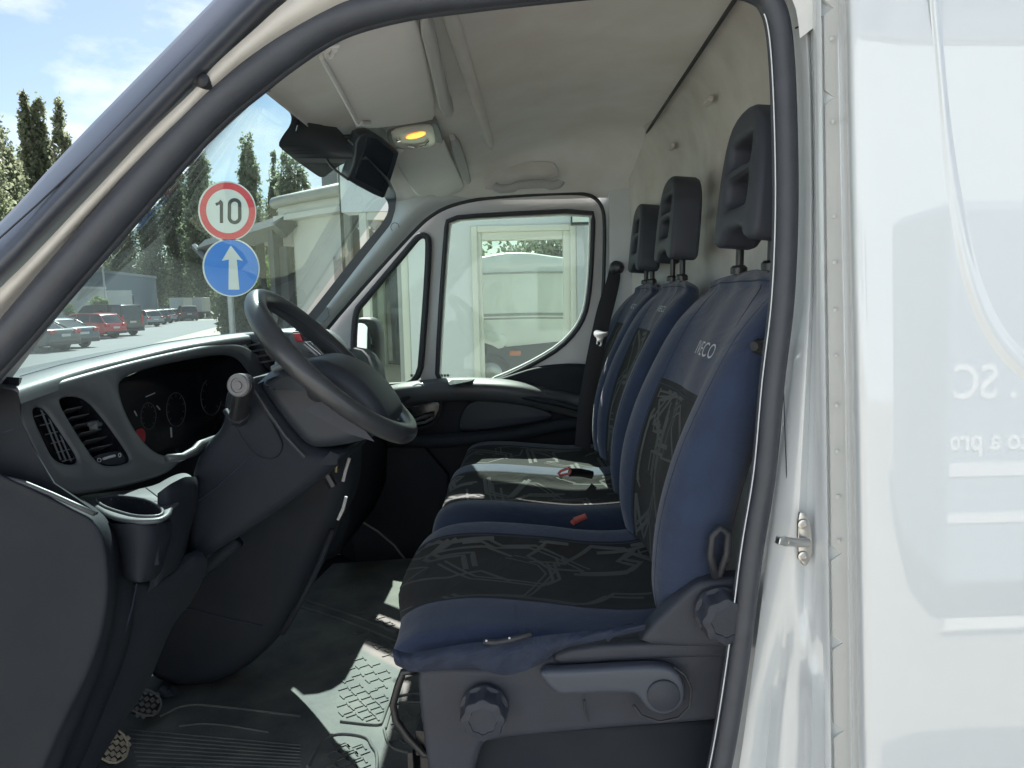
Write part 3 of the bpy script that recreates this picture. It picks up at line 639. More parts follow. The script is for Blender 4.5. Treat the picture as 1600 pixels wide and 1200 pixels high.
# side demister vent
sv = bowl('side_vent', h1, f_pl, .03, dash_g, db, .96)
vp = f_pl.off(-.007); b = MB()
for k in range(4):
    t = .18+.21*k; b.tube([vp.hit(56+t*34, 634+t*4), vp.hit(88+t*38, 722+t*4-4)], .0013, 6)
for k in range(6):
    y = 648+k*14; x = 60+k*8.6; b.tube([vp.hit(x-6, y+3), vp.hit(x+22, y-4)], .0009, 6)
b.build('vent_slats', dash, sv)
av = bowl('air_vent', h2, f_pl, .045, dash_g, db, .96)
b = MB(); vq = f_pl.off(-.016)
for k in range(7):
    y0 = 641+k*12.2; x0 = 103+k*7.8; wv = 36-.5*k; A = vq.hit(x0, y0); B_ = vq.hit(x0+wv, y0-7.5); d = (B_-A)
    b.add([A, B_, B_-f_pl.n*.022+Vector((0, 0, -.004)), A-f_pl.n*.022+Vector((0, 0, -.004)), A+Vector((0, 0, .0016)), B_+Vector((0, 0, .0016)), B_-f_pl.n*.022+Vector((0, 0, -.0024)), A-f_pl.n*.022+Vector((0, 0, -.0024))], [(0, 1, 2, 3), (4, 7, 6, 5), (0, 4, 5, 1), (1, 5, 6, 2), (2, 6, 7, 3), (3, 7, 4, 0)])
b.build('vent_slats', dash, av, bevel=.0004)
b = MB(); A = f_pl.off(-.012).hit(147, 664); b.box(A, (.012, .020, .010), Euler((R(8), 0, R(25))).to_matrix()); b.tube([f_pl.off(-.008).hit(137, 663), f_pl.off(-.008).hit(150, 661), f_pl.off(-.008).hit(158, 663)], .0038, 8); b.build('vent_tab', dash, av, bevel=.002)
plate('vent_dial_plate', [(146, 712), (192, 702), (207, 716), (200, 724), (172, 728), (156, 722)], f_pl.off(-.010), .006, dash_d, av, bev=.001, sm=1)
b = MB(); b.tube([f_pl.off(-.007).hit(*p) for p in ((162, 717), (171, 714), (179, 712))], .0022, 8); b.tube([f_pl.off(-.008).hit(155+3*math.cos(a), 719+3*math.sin(a)) for a in np.linspace(0, 6.28, 12)[:-1]], .0006, 5, closed=True)
b.tube([f_pl.off(-.008).hit(187+2*math.cos(a), 711+3*math.sin(a)) for a in np.linspace(0, 6.28, 12)[:-1]], .0007, 5, closed=True); b.build('vent_wheel', mat('mark_grey', (.35, .36, .37), .4), av)
# near end of the dash: dark cap beside the pillar and the big knee-side moulding
G = []
for px0, px1, y in ((-190, 30, 590), (-190, 29, 612), (-190, 33, 660), (-190, 52, 700), (-190, 84, 755), (-190, 118, 778), (-190, 150, 800)):
    G.append([P(px0+(px1-px0)*t, y+(-14*(1-t)), .93+.015*(1-t)) for t in np.linspace(0, 1, 7)]+[P(px1+3, y, .95), P(px1+6, y, 1.02)])
ec = MB().grid(G).build('dash_end_cap', dash_d, db, smooth=60)
MB().tube([P(x, y, .932) for x, y in ((-40, 686), (0, 677), (34, 667))], .0010, 6).build('cap_seam', seam_m, ec)
G = []
# rows: contour of side moulding: [left... front edge.. wraps into depth]
kd = [(742, 0, 8, 30), (752, 20, 36, 60), (770, 60, 76, 110), (795, 108, 128, 150), (812, 140, 158, 176), (835, 156, 172, 196), (870, 163, 178, 205), (920, 166, 181, 212), (980, 158, 174, 205), (1040, 140, 158, 188), (1100, 112, 134, 164), (1160, 84, 108, 140), (1210, 62, 88, 118), (1300, 20, 50, 80), (1420, -40, -10, 20)]
for y, e, m1, m2 in kd:
    r_ = [P(-420+(e-(-420))*t, y+(0 if t > .6 else (.6-t)*(-120)), .905-.020*math.sin(t*math.pi*.9)) for t in np.linspace(0, .93, 9)]
    r_ += [P(e-4, y, .893), P(e+6, y, .900), P(m1, y, .918), P(m1+6, y, .945), P(m2, y, .985), P(m2+6, y, 1.06)]
    G.append(r_)
sm_ = MB().grid(crgrid(G, 3, 3)).build('dash_side_moulding', dash_d, db, smooth=180)
MB().tube([P(x, y, .90) for x, y in ((-60, 728), (0, 745), (36, 754), (80, 772), (118, 789), (148, 803))], .0035, 8).build('moulding_edge', dash, sm_, smooth=180)
# face turned to the seat, below the cup holder
sidep = [(170, 880), (184, 902), (244, 903), (300, 852), (318, 868), (290, 930), (262, 960), (244, 1000), (216, 1070), (180, 1120), (120, 1220), (40, 1330), (0, 1330), (60, 1220), (110, 1140), (150, 1050), (166, 970)]
plate('knee_panel', sidep, pl3(P(170, 900, .955), P(300, 900, 1.12), P(60, 1220, .955)), .02, dash_d, db, bev=.006, sm=1)
MB().tube([P(x, y, Y) for x, y, Y in ((214, 912, .975), (206, 950, .97), (190, 1005, .97), (160, 1080, .97), (120, 1160, .96), (95, 1215, .96))], .0012, 6).build('knee_seam', seam_m, db)
# tray with the cup holder: lit top
ctop = plZ(P(205, 790, 1.00).z+.0)
tray_o = [(112, 777), (150, 770), (235, 762), (268, 742), (292, 737), (304, 746), (307, 756), (280, 782), (270, 790), (266, 803), (246, 812), (206, 813), (170, 806), (146, 790), (126, 784)]
cup_h = [(152, 783), (158, 779), (178, 776), (205, 778), (232, 783), (248, 792), (254, 800), (250, 806), (236, 808), (210, 807), (184, 800), (162, 792)]
tray = plate('cup_tray', tray_o, ctop, .007, dash, db, holes=[cup_h], bev=.0035, sm=2, smooth=60, res=3)
cupp = [ctop.hit(p[0], p[1]) for p in chaikin(cup_h, 1)]
cc_ = sum(cupp, Vector())/len(cupp)
b = MB(); G = [[tuple(p+Vector((0, 0, -.001))) for p in cupp], [tuple(cc_+(p-cc_)*.93+Vector((0, 0, -.035))) for p in cupp], [tuple(cc_+(p-cc_)*.88+Vector((0, 0, -.07))) for p in cupp]]
b.grid(G, closed=True); n = len(cupp); k = len(b.v); b.v.append(tuple(cc_+Vector((0, 0, -.07))))
for i in range(n): b.f.append((k, 2*n+i, 2*n+(i+1) % n)); b.m.append(0)
b.build('cup_holder', dash_d, tray, smooth=50)
b = MB(); b.tube([p+Vector((0, 0, .001)) for p in [cc_+(q-cc_)*1.03 for q in cupp]], .0022, 8, closed=True); b.build('cup_rim', dash, tray, smooth=180)
# rounded body of the cup pod
G = []
for y, xl, xr in ((812, 150, 270), (822, 160, 270), (840, 172, 268), (870, 178, 260), (893, 184, 252), (904, 196, 242), (907, 206, 232)):
    row = []
    for t in np.linspace(0, 1, 14):
        a = math.pi*(t*1.0); px = (xl+xr)/2-(xr-xl)/2*math.cos(a); row.append(P(px, y+3*math.sin(a) if y > 880 else y+(7*math.sin(a) if y < 815 else 0), 1.0-.085*math.sin(a)**.8+.03*t))
    G.append(row)
pod = MB().grid(crgrid(G, 3, 2)).build('cup_pod', dash_d, tray, smooth=180)
MB().tube([P(x, y, Y) for x, y, Y in ((176, 826, .955), (180, 870, .955), (186, 896, .96), (206, 906, .968), (236, 904, .985), (252, 882, 1.0), (262, 840, 1.01), (266, 806, 1.012), (254, 782, 1.02), (228, 762, 1.04))], .0011, 6).build('pod_seam', seam_m, tray)
# block right of the cup pod
G = []
for y, xa, xb, xc in ((745, 262, 290, 305), (752, 262, 292, 308), (764, 262, 294, 309), (790, 262, 292, 307), (830, 258, 288, 296), (860, 254, 282, 290), (885, 250, 276, 284), (900, 246, 262, 270)):
    G.append([P(xa-16, y+26, .998), P(xa, y+14, 1.0), P((xa+xb)/2, y+6, 1.02), P(xb, y, 1.05), P(xc, y, 1.09), P(xc+2, y-2, 1.16)])
MB().grid(crgrid(G, 3, 3)).build('tray_block', dash_d, tray, smooth=180)
# column shroud
pc = 1.13
kp = plate('column_panel', [(344, 628), (352, 606), (372, 596), (396, 590), (420, 618), (470, 690), (500, 706), (545, 704), (520, 735), (470, 775), (400, 822), (330, 868), (290, 890), (286, 850), (290, 790), (296, 730), (318, 692), (344, 668)], plY(pc), .26, dash_d, db, bev=.022, sm=2, res=4)
plate('column_hatch', [(352, 632), (372, 612), (390, 606), (404, 616), (420, 650), (442, 690), (440, 708), (428, 718), (410, 717), (392, 706), (370, 672), (354, 646)], plY(pc-.004), .010, dash_d, kp, bev=.003, sm=2)
MB().tube([P(x, y, pc-.002) for x, y in ((300, 790), (340, 760), (392, 712))], .0009, 6).build('panel_seam', seam_m, kp)
sh = plate('column_shroud', [(400, 602), (418, 586), (432, 574), (452, 566), (500, 560), (560, 590), (606, 650), (600, 676), (560, 694), (500, 704), (476, 700), (448, 670), (420, 632)], plY(1.12), .16, mat('shroud_plastic', (.026, .031, .040), .42, spec=.3, bump=.4, bscale=700, var=.1, vscale=9, dist=.0006), db, bev=.022, sm=2, res=4)
plate('shroud_label', [(476, 640), (505, 624), (560, 660), (585, 690), (540, 676)], plY(1.1175), .002, seatp, sh, sm=0)
b = MB(); b.grid([[P(x, y, Y) for x, y, Y in ((402, 600, 1.125), (420, 583, 1.14), (432, 575, 1.2))], [P(x, y, Y) for x, y, Y in ((430, 588, 1.118), (446, 578, 1.125), (456, 571, 1.2))], [P(x, y, Y) for x, y, Y in ((452, 590, 1.116), (462, 582, 1.12), (470, 574, 1.2))]]); b.build('shroud_top', dash, sh, smooth=180)
b = MB(); b.tube([P(427, 577, 1.12), P(437, 572, 1.12), P(452, 569, 1.12)], .0058, 12, flat=1.6); b.build('wiper_stalk', mat('stalk_grey', (.12, .14, .15), .4), sh, smooth=60)
MB().tube([P(x, y, 1.118) for x, y in ((394, 604), (420, 645), (446, 682), (476, 714))], .0036, 8).build('shroud_gap', rubber2, kp)
# turn indicator stalk pointing at the door
b = MB(); b.tube([P(372, 652, 1.125), P(375, 640, 1.10), P(378, 622, 1.075), P(380, 606, 1.05), P(379, 600, 1.035)], [.0155, .0135, .0135, .0155, .0165], 16)
b.tube([P(382, 600, 1.05), P(374, 602, 1.00)], [.0155, .0165], 20)
st_ = b.build('indicator_stalk', blackm, sh, smooth=50)
c0 = P(374, 602, .999)
b = MB(); b.lathe(c0, (-.12, -1, .08), [(.0165, 0), (.0165, .003), (.0145, .005), (.0105, .005), (.0100, .0035), (.0062, .0035), (.0058, .0055), (.0005, .006)], 24); b.build('stalk_cap', mat('cap_grey', (.10, .10, .105), .42), st_, smooth=40)
b = MB(); b.tube([P(352+0, 640, 1.112), P(360, 656, 1.108), P(374, 660, 1.105), P(386, 650, 1.108), P(388, 636, 1.112)], .0045, 8); b.build('stalk_collar', dash_d, st_, smooth=180)

# --- steering wheel
SWC = P(521, 574, 1.22); SWN = Vector((.70, .07, .71)).normalized()
swy = Vector((0, 1, 0)); swy = (swy-SWN*swy.dot(SWN)).normalized(); swd = swy.cross(SWN)      # swd: towards the lower/rear edge
if swd.x < 0: swd = -swd
def sw(a, r, h=0): return SWC+swy*(r*math.sin(a))+swd*(r*math.cos(a))+SWN*h
wheel = empty('steering_wheel', (0, 0, 0), None, None); wheel.parent = van; wheel.location = wmat(van).inverted() @ SWC
RR = .163
MB().tube([sw(a, RR, .004*math.cos(a*2)) for a in np.linspace(0, 2*math.pi, 65)[:-1]], [.0168+.0012*math.cos(3*a) for a in np.linspace(0, 2*math.pi, 65)[:-1]], 18, closed=True, up=SWN).build('wheel_rim', leather, wheel, smooth=180)
MB().tube([sw(a, RR-.0168, .002) for a in np.linspace(0, 2*math.pi, 65)[:-1]], .0009, 6, closed=True).build('rim_stitch', seam_m, wheel, smooth=180)
G = []
hub_m = mat('airbag_cover', (.12, .122, .118), .5, bump=.4, bscale=600, var=.08, vscale=9, dist=.0006)
for r_, h_ in ((.0, .004), (.025, .003), (.045, -.001), (.060, -.010), (.067, -.022), (.066, -.045)):
    G.append([sw(a, r_*(1+.10*math.cos(2*a)-.06*math.cos(a)), h_-.012) for a in np.linspace(0, 2*math.pi, 41)[:-1]])
hub = MB().grid([[tuple(q) for q in r] for r in G], closed=True).build('airbag_cover', hub_m, wheel, smooth=60)
for a in (R(78), R(-78), R(14), R(-14)):
    b = MB(); b.tube([sw(a*.96, .055, -.030), sw(a, .10, -.028), sw(a, .135, -.012), sw(a, RR-.004, -.002)], [.017, .014, .012, .013], 12, up=SWN, flat=1.25); b.build('wheel_spoke', leather, wheel, smooth=180)
b = MB(); b.tube([sw(R(0)+t, .135, -.006) for t in np.linspace(-.25, .25, 7)], .009, 10); b.build('spoke_trim', mat('spoke_gloss', (.16, .17, .18), .22), wheel, smooth=180)
b = MB(); b.tube([sw(math.pi+t[0], t[1], .002) for t in ((-.28, .030), (-.30, .062), (.30, .062), (.28, .030))], .0016, 8, closed=True); b.build('wheel_emblem_ring', chrome, wheel)
b = MB(); q = sw(math.pi, .046, -.002); b.box(q, (.026, .030, .004), SWN.to_track_quat('Z', 'Y').to_matrix()); b.build('wheel_emblem', mat('emblem_grey', (.25, .26, .27), .3, metal=.6), wheel, bevel=.001)
# keys hanging under the column
key = empty('key_ring', P(505, 705, 1.30), 'silver key and fob hanging from the ignition below the steering column', 'keys')
b = MB(); b.tube([P(x, y, 1.29) for x, y in ((503, 694), (507, 702), (509, 712))], [.006, .0065, .003], 10, flat=.4); b.build('key_head', steel, key, smooth=60)
b = MB(); b.tube([P(x, y, 1.30) for x, y in ((524, 712), (526, 724), (525, 738))], [.003, .0035, .003], 8); b.build('key_fob', mat('brass', (.2, .17, .10), .4, metal=.7), key)
b = MB(); c = P(512, 700, 1.30); b.tube([c+Vector((.014*math.cos(a), 0, .012*math.sin(a))) for a in np.linspace(0, 6.28, 16)[:-1]], .001, 6, closed=True); b.build('ring', chrome, key)
# lower console bulge
con = plate('centre_console', [(546, 690), (548, 745), (540, 790), (516, 830), (498, 872), (472, 930), (440, 990), (412, 1024), (372, 1058), (318, 1082), (262, 1082), (226, 1066), (214, 1040), (232, 990), (262, 930), (330, 850), (420, 790), (500, 700)], plY(1.42), .13, dash_d, db, bev=.040, sm=2, res=5)
MB().tube([P(x, y, 1.418) for x, y in ((256, 955), (300, 952), (360, 968), (410, 978))], .0012, 6).build('console_seam', seam_m, con)
MB().tube([P(x, y, 1.40) for x, y in ((520, 828), (500, 880), (470, 940), (440, 990))], .006, 8).build('console_edge', dash_d, con, smooth=180)
for pts_ in (((528, 812), (536, 796), (541, 776)), ((536, 752), (540, 735), (546, 716))): MB().tube([P(x, y, 1.34) for x, y in pts_], .0030, 8).build('console_clip', trim, con)
b = MB(); b.tube([P(x, y, 1.38) for x, y in ((470, 716), (484, 722), (500, 730), (512, 745), (520, 760))], .010, 8); b.build('column_lock', blackm, con)
for pts_ in (((480, 703), (488, 709), (500, 716)), ((528, 694), (538, 700))): MB().tube([P(x, y, 1.36) for x, y in pts_], .004, 6).build('lock_highlight', steel, con)  # bright slivers put in as highlights around the column lock
# instrument side: brackets under the column
MB().tube([P(x, y, 1.22) for x, y in ((262, 946), (290, 906), (330, 880), (372, 845))], [.016, .014, .014, .012], 8).build('column_bracket', dash_d, con, smooth=180)
MB().tube([P(x, y, 1.28) for x, y in ((352, 852), (364, 832), (376, 800), (400, 770))], [.012, .01, .012, .014], 8).build('column_bracket', dash_d, con, smooth=180)
# centre of the dash: vents, switches
cvp = pl3(P(395, 530, 1.62), P(470, 560, 1.66), P(400, 575, 1.60))
if cvp.n.y > 0: cvp = Pl(cvp.o, cvp.v, cvp.u)
cb = plate('centre_vent_housing', [(358, 526), (385, 520), (440, 516), (480, 520), (505, 540), (520, 575), (500, 600), (440, 600), (410, 575), (385, 548)], plY(1.58), .20, dash, db, bev=.015, sm=2)
cvh = plate('centre_vent', [(376, 532), (402, 530), (430, 548), (440, 560), (444, 580), (420, 580), (396, 556)], plY(1.575), .012, dash_g, cb, bev=.002, sm=2)
b = MB()
for i in range(4): b.tube([P(388+i*6, 540+i*9, 1.572), P(414+i*7, 536+i*8.5, 1.572)], .0022, 6)
b.build('vent_slats', dash, cvh)
b = MB(); b.tube([P(418, 546, 1.57), P(426, 552, 1.56), P(431, 562, 1.56)], [.007, .010, .008], 12); b.build('vent_tab', mat('tab_grey', (.22, .21, .18), .4), cvh, smooth=180)
sw_pl = pl3(P(455, 520, 1.66), P(492, 532, 1.68), P(462, 545, 1.64))
if sw_pl.n.y > 0: sw_pl = Pl(sw_pl.o, sw_pl.v, sw_pl.u)
plate('switch_panel', [(448, 518), (486, 518), (500, 534), (504, 550), (460, 552)], plY(1.572), .01, mat('switch_grey', (.12, .12, .125), .45), cb, bev=.002, sm=1)
plate('hazard_switch', [(457, 521), (468, 521), (474, 533), (463, 534)], plY(1.566), .006, mat('hazard_red', (.5, .03, .04), .35), cb, bev=.001, sm=0)
for k in range(2): plate('switch', [(471+k*9, 522), (478+k*9, 522), (484+k*9, 533), (477+k*9, 533)], plY(1.566), .006, seatp, cb, bev=.001, sm=0)
# passenger side of the dash beyond the wheel
pd = plate('passenger_dash', [(480, 560), (520, 566), (546, 604), (552, 700), (545, 860), (470, 900), (440, 700)], plY(1.95), .50, dash_d, db, bev=.02, sm=1)
b = MB(); b.tube([P(x, y, 2.3) for x, y in ((536, 800), (560, 812), (590, 830), (616, 852), (636, 878), (650, 900))], .0035, 8); b.build('mat_edge', mat('mat_edge', (.14, .15, .16), .5), van)
plate('footwell', [(530, 700), (700, 690), (700, 900), (560, 900), (545, 820)], plY(2.46), .03, dash_d, van, bev=.005, sm=1)

# --- floor mat with tread
ZF = Z(-.80)
fp = plZ(ZF)
fmat = plate('floor_mat', [(60, 1290), (150, 1110), (230, 1060), (330, 1000), (430, 945), (470, 930), (520, 880), (640, 872), (760, 880), (900, 900), (900, 1290)], fp, .012, mattm, None, bev=.003, sm=0)
tag(fmat, 'grey rubber floor mat with moulded tread panels in front of the driver seat', 'floor mat')
b = MB()
def rp(pts, r=.0035, closed=False, k=2):
    b.tube([fp.hit(*p)+Vector((0, 0, .001)) for p in chaikin(pts, k, closed)], r, 8, closed=closed, up=(0, 0, 1), flat=.9)
rp([(455, 935), (500, 945), (560, 966), (620, 990)], .0045); rp([(452, 945), (500, 957), (560, 978), (620, 1003)], .0035)
rp([(532, 1128), (594, 1135), (597, 1128), (610, 1092), (640, 1084), (700, 1084)], .0035)
rp([(480, 1200), (500, 1160), (520, 1148), (545, 1147), (575, 1153), (580, 1166), (592, 1182), (582, 1260)], .0035)
rp([(602, 1140), (612, 1105), (625, 1098), (660, 1098)], .003); rp([(600, 1140), (606, 1165), (625, 1175), (660, 1180)], .003)
rp([(470, 1120), (350, 1105), (290, 1100), (250, 1120)], .003); rp([(420, 1145), (330, 1130), (280, 1135)], .0025)
b.build('mat_ridges', mattm, fmat, smooth=180)
b = MB()
def treads(quad, nx, ny):
    A, B, C, D = [fp.hit(*q) for q in quad]
    for i in range(nx):
        for j in range(ny):
            u = (i+.5)/nx; v = (j+.5)/ny; c = (A*(1-u)+B*u)*(1-v)+(D*(1-u)+C*u)*v
            for s in (0, 1):
                ang = R(35) if (i+j) % 2 else R(-50); ang += s*R(85); o = Vector((.006*(s-.5)*2, .004*s, 0))
                b.box(c+o+Vector((0, 0, .0012)), (.019, .0038, .0014), Matrix.Rotation(ang, 3, 'Z'))
treads([(532, 1055), (610, 1090), (590, 1130), (530, 1122)], 4, 5); treads([(540, 1010), (612, 1050), (606, 1085), (534, 1050)], 4, 3)
treads([(556, 945), (615, 975), (615, 985), (560, 960)], 4, 2); treads([(560, 985), (616, 1010), (616, 1035), (552, 985)], 4, 3)
treads([(520, 1160), (570, 1165), (576, 1240), (500, 1240)], 4, 7); treads([(618, 1110), (650, 1112), (650, 1168), (616, 1164)], 3, 4)
b.build('mat_tread', mattm, fmat, smooth=0)
b = MB()
for i in range(22):
    x0 = 250+i*10; b.tube([fp.hit(x0, 1150+i*1.6)+Vector((0, 0, .0005)), fp.hit(x0+70, 1128+i*3.0)+Vector((0, 0, .0005))], .0012, 5) if False else b.tube([fp.hit(200+i*2, 1140+i*7)+Vector((0, 0, .0004)), fp.hit(470, 1165+i*5)+Vector((0, 0, .0004))], .0014, 5)
b.build('mat_ribs', mattm, fmat)

# pedals
def pedal(outl, Y, tilt, lab, pad_col):
    o = [P(x, y, Y) for x, y in outl]; A = P(outl[0][0], outl[0][1], Y); c = sum(o, Vector())/len(o)
    n = Vector((.62, -.25, .74)).normalized(); u = Vector((.25, 1, 0)); u = (u-n*u.dot(n)).normalized(); v = n.cross(u); pl = Pl(c, v, -u)
    if pl.n.dot(n) < 0: pl = Pl(c, -u, v)
    return pl
for nm, outl, Y, lab, pm in (('clutch_pedal', [(146, 1150), (168, 1136), (190, 1142), (202, 1165), (196, 1185), (176, 1194), (154, 1182)], 1.18, None, mat('pedal_lit', (.36, .31, .24), .6, bump=.5, bscale=200, var=.3, vscale=30)),  # clutch pad colour lightened to look lit
                             ('brake_pedal', [(186, 1084), (214, 1072), (244, 1082), (254, 1098), (244, 1118), (222, 1118), (196, 1104)], 1.32, None, mat('pedal_rubber', (.13, .13, .125), .6, bump=.5, bscale=200, var=.3, vscale=30))):
    c = sum(outl_[0] for outl_ in outl)/len(outl), sum(q[1] for q in outl)/len(outl)
    pl = pedal(outl, Y, 0, '', None)
    pe = plate(nm, outl, pl, .012, blackm, van, bev=.003, sm=1)
    b = MB()
    for i in range(6):
        for j in range(5):
            x = c[0]-23+i*9.2+j*1.5; y = c[1]-20+j*9.8+i*1.8
            if (x-c[0])**2/27**2+(y-c[1])**2/23**2 < 1: b.box(pl.off(.001).hit(x, y), (.0078, .0078, .0045), Matrix((pl.u, pl.v, pl.n)).transposed())
    b.build('pedal_studs', pm, pe, bevel=.0008)
    MB().tube([pl.off(.002).hit(*p) for p in chaikin(outl, 1)], .0022, 6, closed=True).build('pedal_rim', pm, pe, smooth=180)
    b = MB(); e = pl.hit(*c); b.tube([e-pl.n*.008, e+Vector((-.09, .01, .08)), e+Vector((-.16, .02, .32))], .009, 8); b.build('pedal_arm', blackm, pe)
b = MB(); b.tube([P(x, y, 1.42) for x, y in ((240, 1096), (262, 1094), (290, 1092), (302, 1094))], .0035, 8); b.build('pedal_rod', steel, van)
b = MB(); b.tube([P(x, y, 1.40) for x, y in ((250, 1076), (262, 1084), (272, 1080))], .010, 10); b.build('pedal_joint', seatp, van)
# =================================================================== SEATS
class Surf:
    def __init__(s, C, ku, kv): s.G = crgrid(C, ku, kv); s.a, s.b = s.G.shape[:2]
    def at(s, u, v):
        x = max(0, min(1, u))*(s.a-1); y = max(0, min(1, v))*(s.b-1); i = min(int(x), s.a-2); j = min(int(y), s.b-2); f = x-i; g = y-j; G = s.G
        return Vector(G[i, j]*(1-f)*(1-g)+G[i+1, j]*f*(1-g)+G[i, j+1]*(1-f)*g+G[i+1, j+1]*f*g)
    def nrm(s, u, v, out):
        e = .006; a = s.at(u+e, v)-s.at(u-e, v); c = s.at(u, v+e)-s.at(u, v-e); n = a.cross(c).normalized()
        return n if n.dot(out) > 0 else -n
    def ribbon(s, b, pts, w, out, mi, h=.0010):
        """flat ribbon on the surface, pts in (u, v)"""
        dens = []
        for (a, c) in zip(pts, pts[1:]):
            L_ = (s.at(*c)-s.at(*a)).length; k = max(1, int(L_/.012))
            for i in range(k): dens.append((a[0]+(c[0]-a[0])*i/k, a[1]+(c[1]-a[1])*i/k))
        dens.append(pts[-1]); pp = [s.at(*q) for q in dens]; row = []
        for i, q in enumerate(dens):
            t = (pp[min(i+1, len(pp)-1)]-pp[max(i-1, 0)])
            if t.length < 1e-6: continue
            t.normalize(); n = s.nrm(q[0], q[1], out); sd = t.cross(n).normalized()*w/2
            row.append([tuple(pp[i]-sd+n*h*.3), tuple(pp[i]+n*h), tuple(pp[i]+sd+n*h*.3)])
        if len(row) > 1: b.grid(row, mi)
def circuit(rng, S, U0, U1, V0, V1, n):
    """angular wandering tracks woven into the seat centre, laid out in metres on the surface"""
    vm = (V0+V1)/2; us = np.linspace(U0, U1, 60); cu = [0.0]
    for a, c in zip(us, us[1:]): cu.append(cu[-1]+(S.at(c, vm)-S.at(a, vm)).length)
    LU = cu[-1]; um = (U0+U1)/2; LV = sum((S.at(um, V0+(V1-V0)*(k+1)/8)-S.at(um, V0+(V1-V0)*k/8)).length for k in range(8)); out = []
    conv = lambda p: (float(np.interp(p[0], cu, us)), V0+(V1-V0)*p[1]/LV)
    for k in range(n):
        u = LU*((k*.618) % 1); v = rng.uniform(.05, .95)*LV; d = rng.choice([0, 90, 180, 270, 45, 135])+8; pts = [(u, v)]
        for _ in range(rng.randint(3, 6)):
            L_ = rng.choice([.02, .035, .06, .09, .12]); u = min(LU, max(0, u+L_*math.cos(R(d)))); v = min(LV-.004, max(.004, v+L_*math.sin(R(d)))); pts.append((u, v)); d += rng.choice([-90, -45, 45, 90, 60, -60])
        w_ = rng.choice([.004, .006, .008, .010]); out.append(([conv(p) for p in pts], w_))
        if rng.random() < .45: o = rng.choice([.011, .015]); out.append(([conv((min(LU, p[0]+o), min(LV-.004, p[1]+o*.8))) for p in pts], w_))
    return out
def text_on(s, b, st, uc, vc, hu, wv, out, mi, flip=False):
    """letters laid on the surface: height hu in u, width wv in v"""
    me = text_mesh(st, 1.0, Matrix.Identity(4), 0.0, space=1.08)
    xs = [v.co.x for v in me.vertices]; ys = [v.co.y for v in me.vertices]; x0, x1, y0, y1 = min(xs), max(xs), min(ys), max(ys); vs = []
    for v in me.vertices:
        fx = (v.co.x-x0)/(x1-x0)-.5; fy = (v.co.y-y0)/(y1-y0)-.5
        u = uc+fy*hu; vv = vc+(-fx if flip else fx)*wv; p = s.at(u, vv)+s.nrm(u, vv, out)*.0016; vs.append(p)
    b.add(vs, [tuple(p.vertices) for p in me.polygons], mi); bpy.data.meshes.remove(me)

SP = [(.180, -.445), (.182, -.395), (.190, -.31), (.212, -.22), (.245, -.135), (.275, -.065), (.300, -.020), (.316, .006)]      # spine of a backrest (x, z rel eye)
HWD = [.205, .228, .238, .238, .234, .228, .218, .200]
BOL = [.020, .030, .032, .030, .026, .018, .006, -.006]
def backrest(name, parent, cY, sc_=1.0, vf=.625, hw=HWD, bol=BOL, ins_top=.52, seed=3, text_v=.5, ntext=.70, dx0=0, ncirc=13):
    C = []
    for k, ((x, z), w_, bo) in enumerate(zip(SP, hw, bol)):
        x += dx0; w_ *= sc_; n = Vector((-.975, 0, .22)); o = Vector((x, cY, Z(z)))
        def q(f, y): return tuple(o+n*f+Vector((0, y*w_, 0)))
        th = -.075 if k < 6 else (-.06 if k == 6 else -.045); c0 = -.006
        C.append([q(th, 0), q(th, -.7), q(th*.75, -.97), q(-.01+bo*.2, -1.04), q(bo*.75, -.98), q(bo, -.86), q(bo*.80, -.72), q(bo*.12, -.56), q(c0, -.28), q(c0*.5, 0), q(c0, .28), q(bo*.12, .56), q(bo*.80, .72), q(bo, .86), q(bo*.75, .98), q(-.01+bo*.2, 1.04), q(th*.75, .97), q(th, .7), q(th, 0)])
    top = []
    for p in C[-1]:
        v = Vector(p); cc = Vector((SP[-1][0]+dx0+.03, cY, Z(SP[-1][1]+.022))); top.append(tuple(v.lerp(cc, .13)+Vector((0, 0, .014))))
    C.append(top); cc = Vector((SP[-1][0]+dx0+.03, cY, Z(SP[-1][1]+.030))); C.append([tuple(Vector(p).lerp(cc, .92)) for p in top])
    S = Surf(C, 8, 6); K = len(C)-1
    def mf(u, v):
        return 1 if (.375 < v < vf and u < ins_top*7/K) else 0
    b = MB().grid(S.G, mf=mf); out = Vector((-1, -.2, .1)); uu = ins_top*7/K; rng = random.Random(seed)
    for pts, wd in circuit(rng, S, .01, uu-.01, .385, vf-.01, ncirc): S.ribbon(b, pts, wd, out, 2)
    for v in (.375, vf): S.ribbon(b, [(t, v) for t in np.linspace(.01, .80, 26)], .0028, out, 3, h=.0012)
    S.ribbon(b, [(uu, v) for v in np.linspace(.375, vf, 12)], .0028, out, 3, h=.0012)
    for v in (.255, .745): S.ribbon(b, [(t, v) for t in np.linspace(.02, .74, 26)], .0018, out, 3, h=.0008)
    S.ribbon(b, [(.80+.05*math.sin((v-.22)/.56*math.pi)**.6, v) for v in np.linspace(.22, .78, 24)], .0022, out, 3, h=.001)
    text_on(S, b, 'IVECO', ntext*7/K, text_v, .036, .098, out, 4, flip=True)
    return b.build(name, [navy, blackc, greyl, seam_m, stitch], parent, smooth=180), S
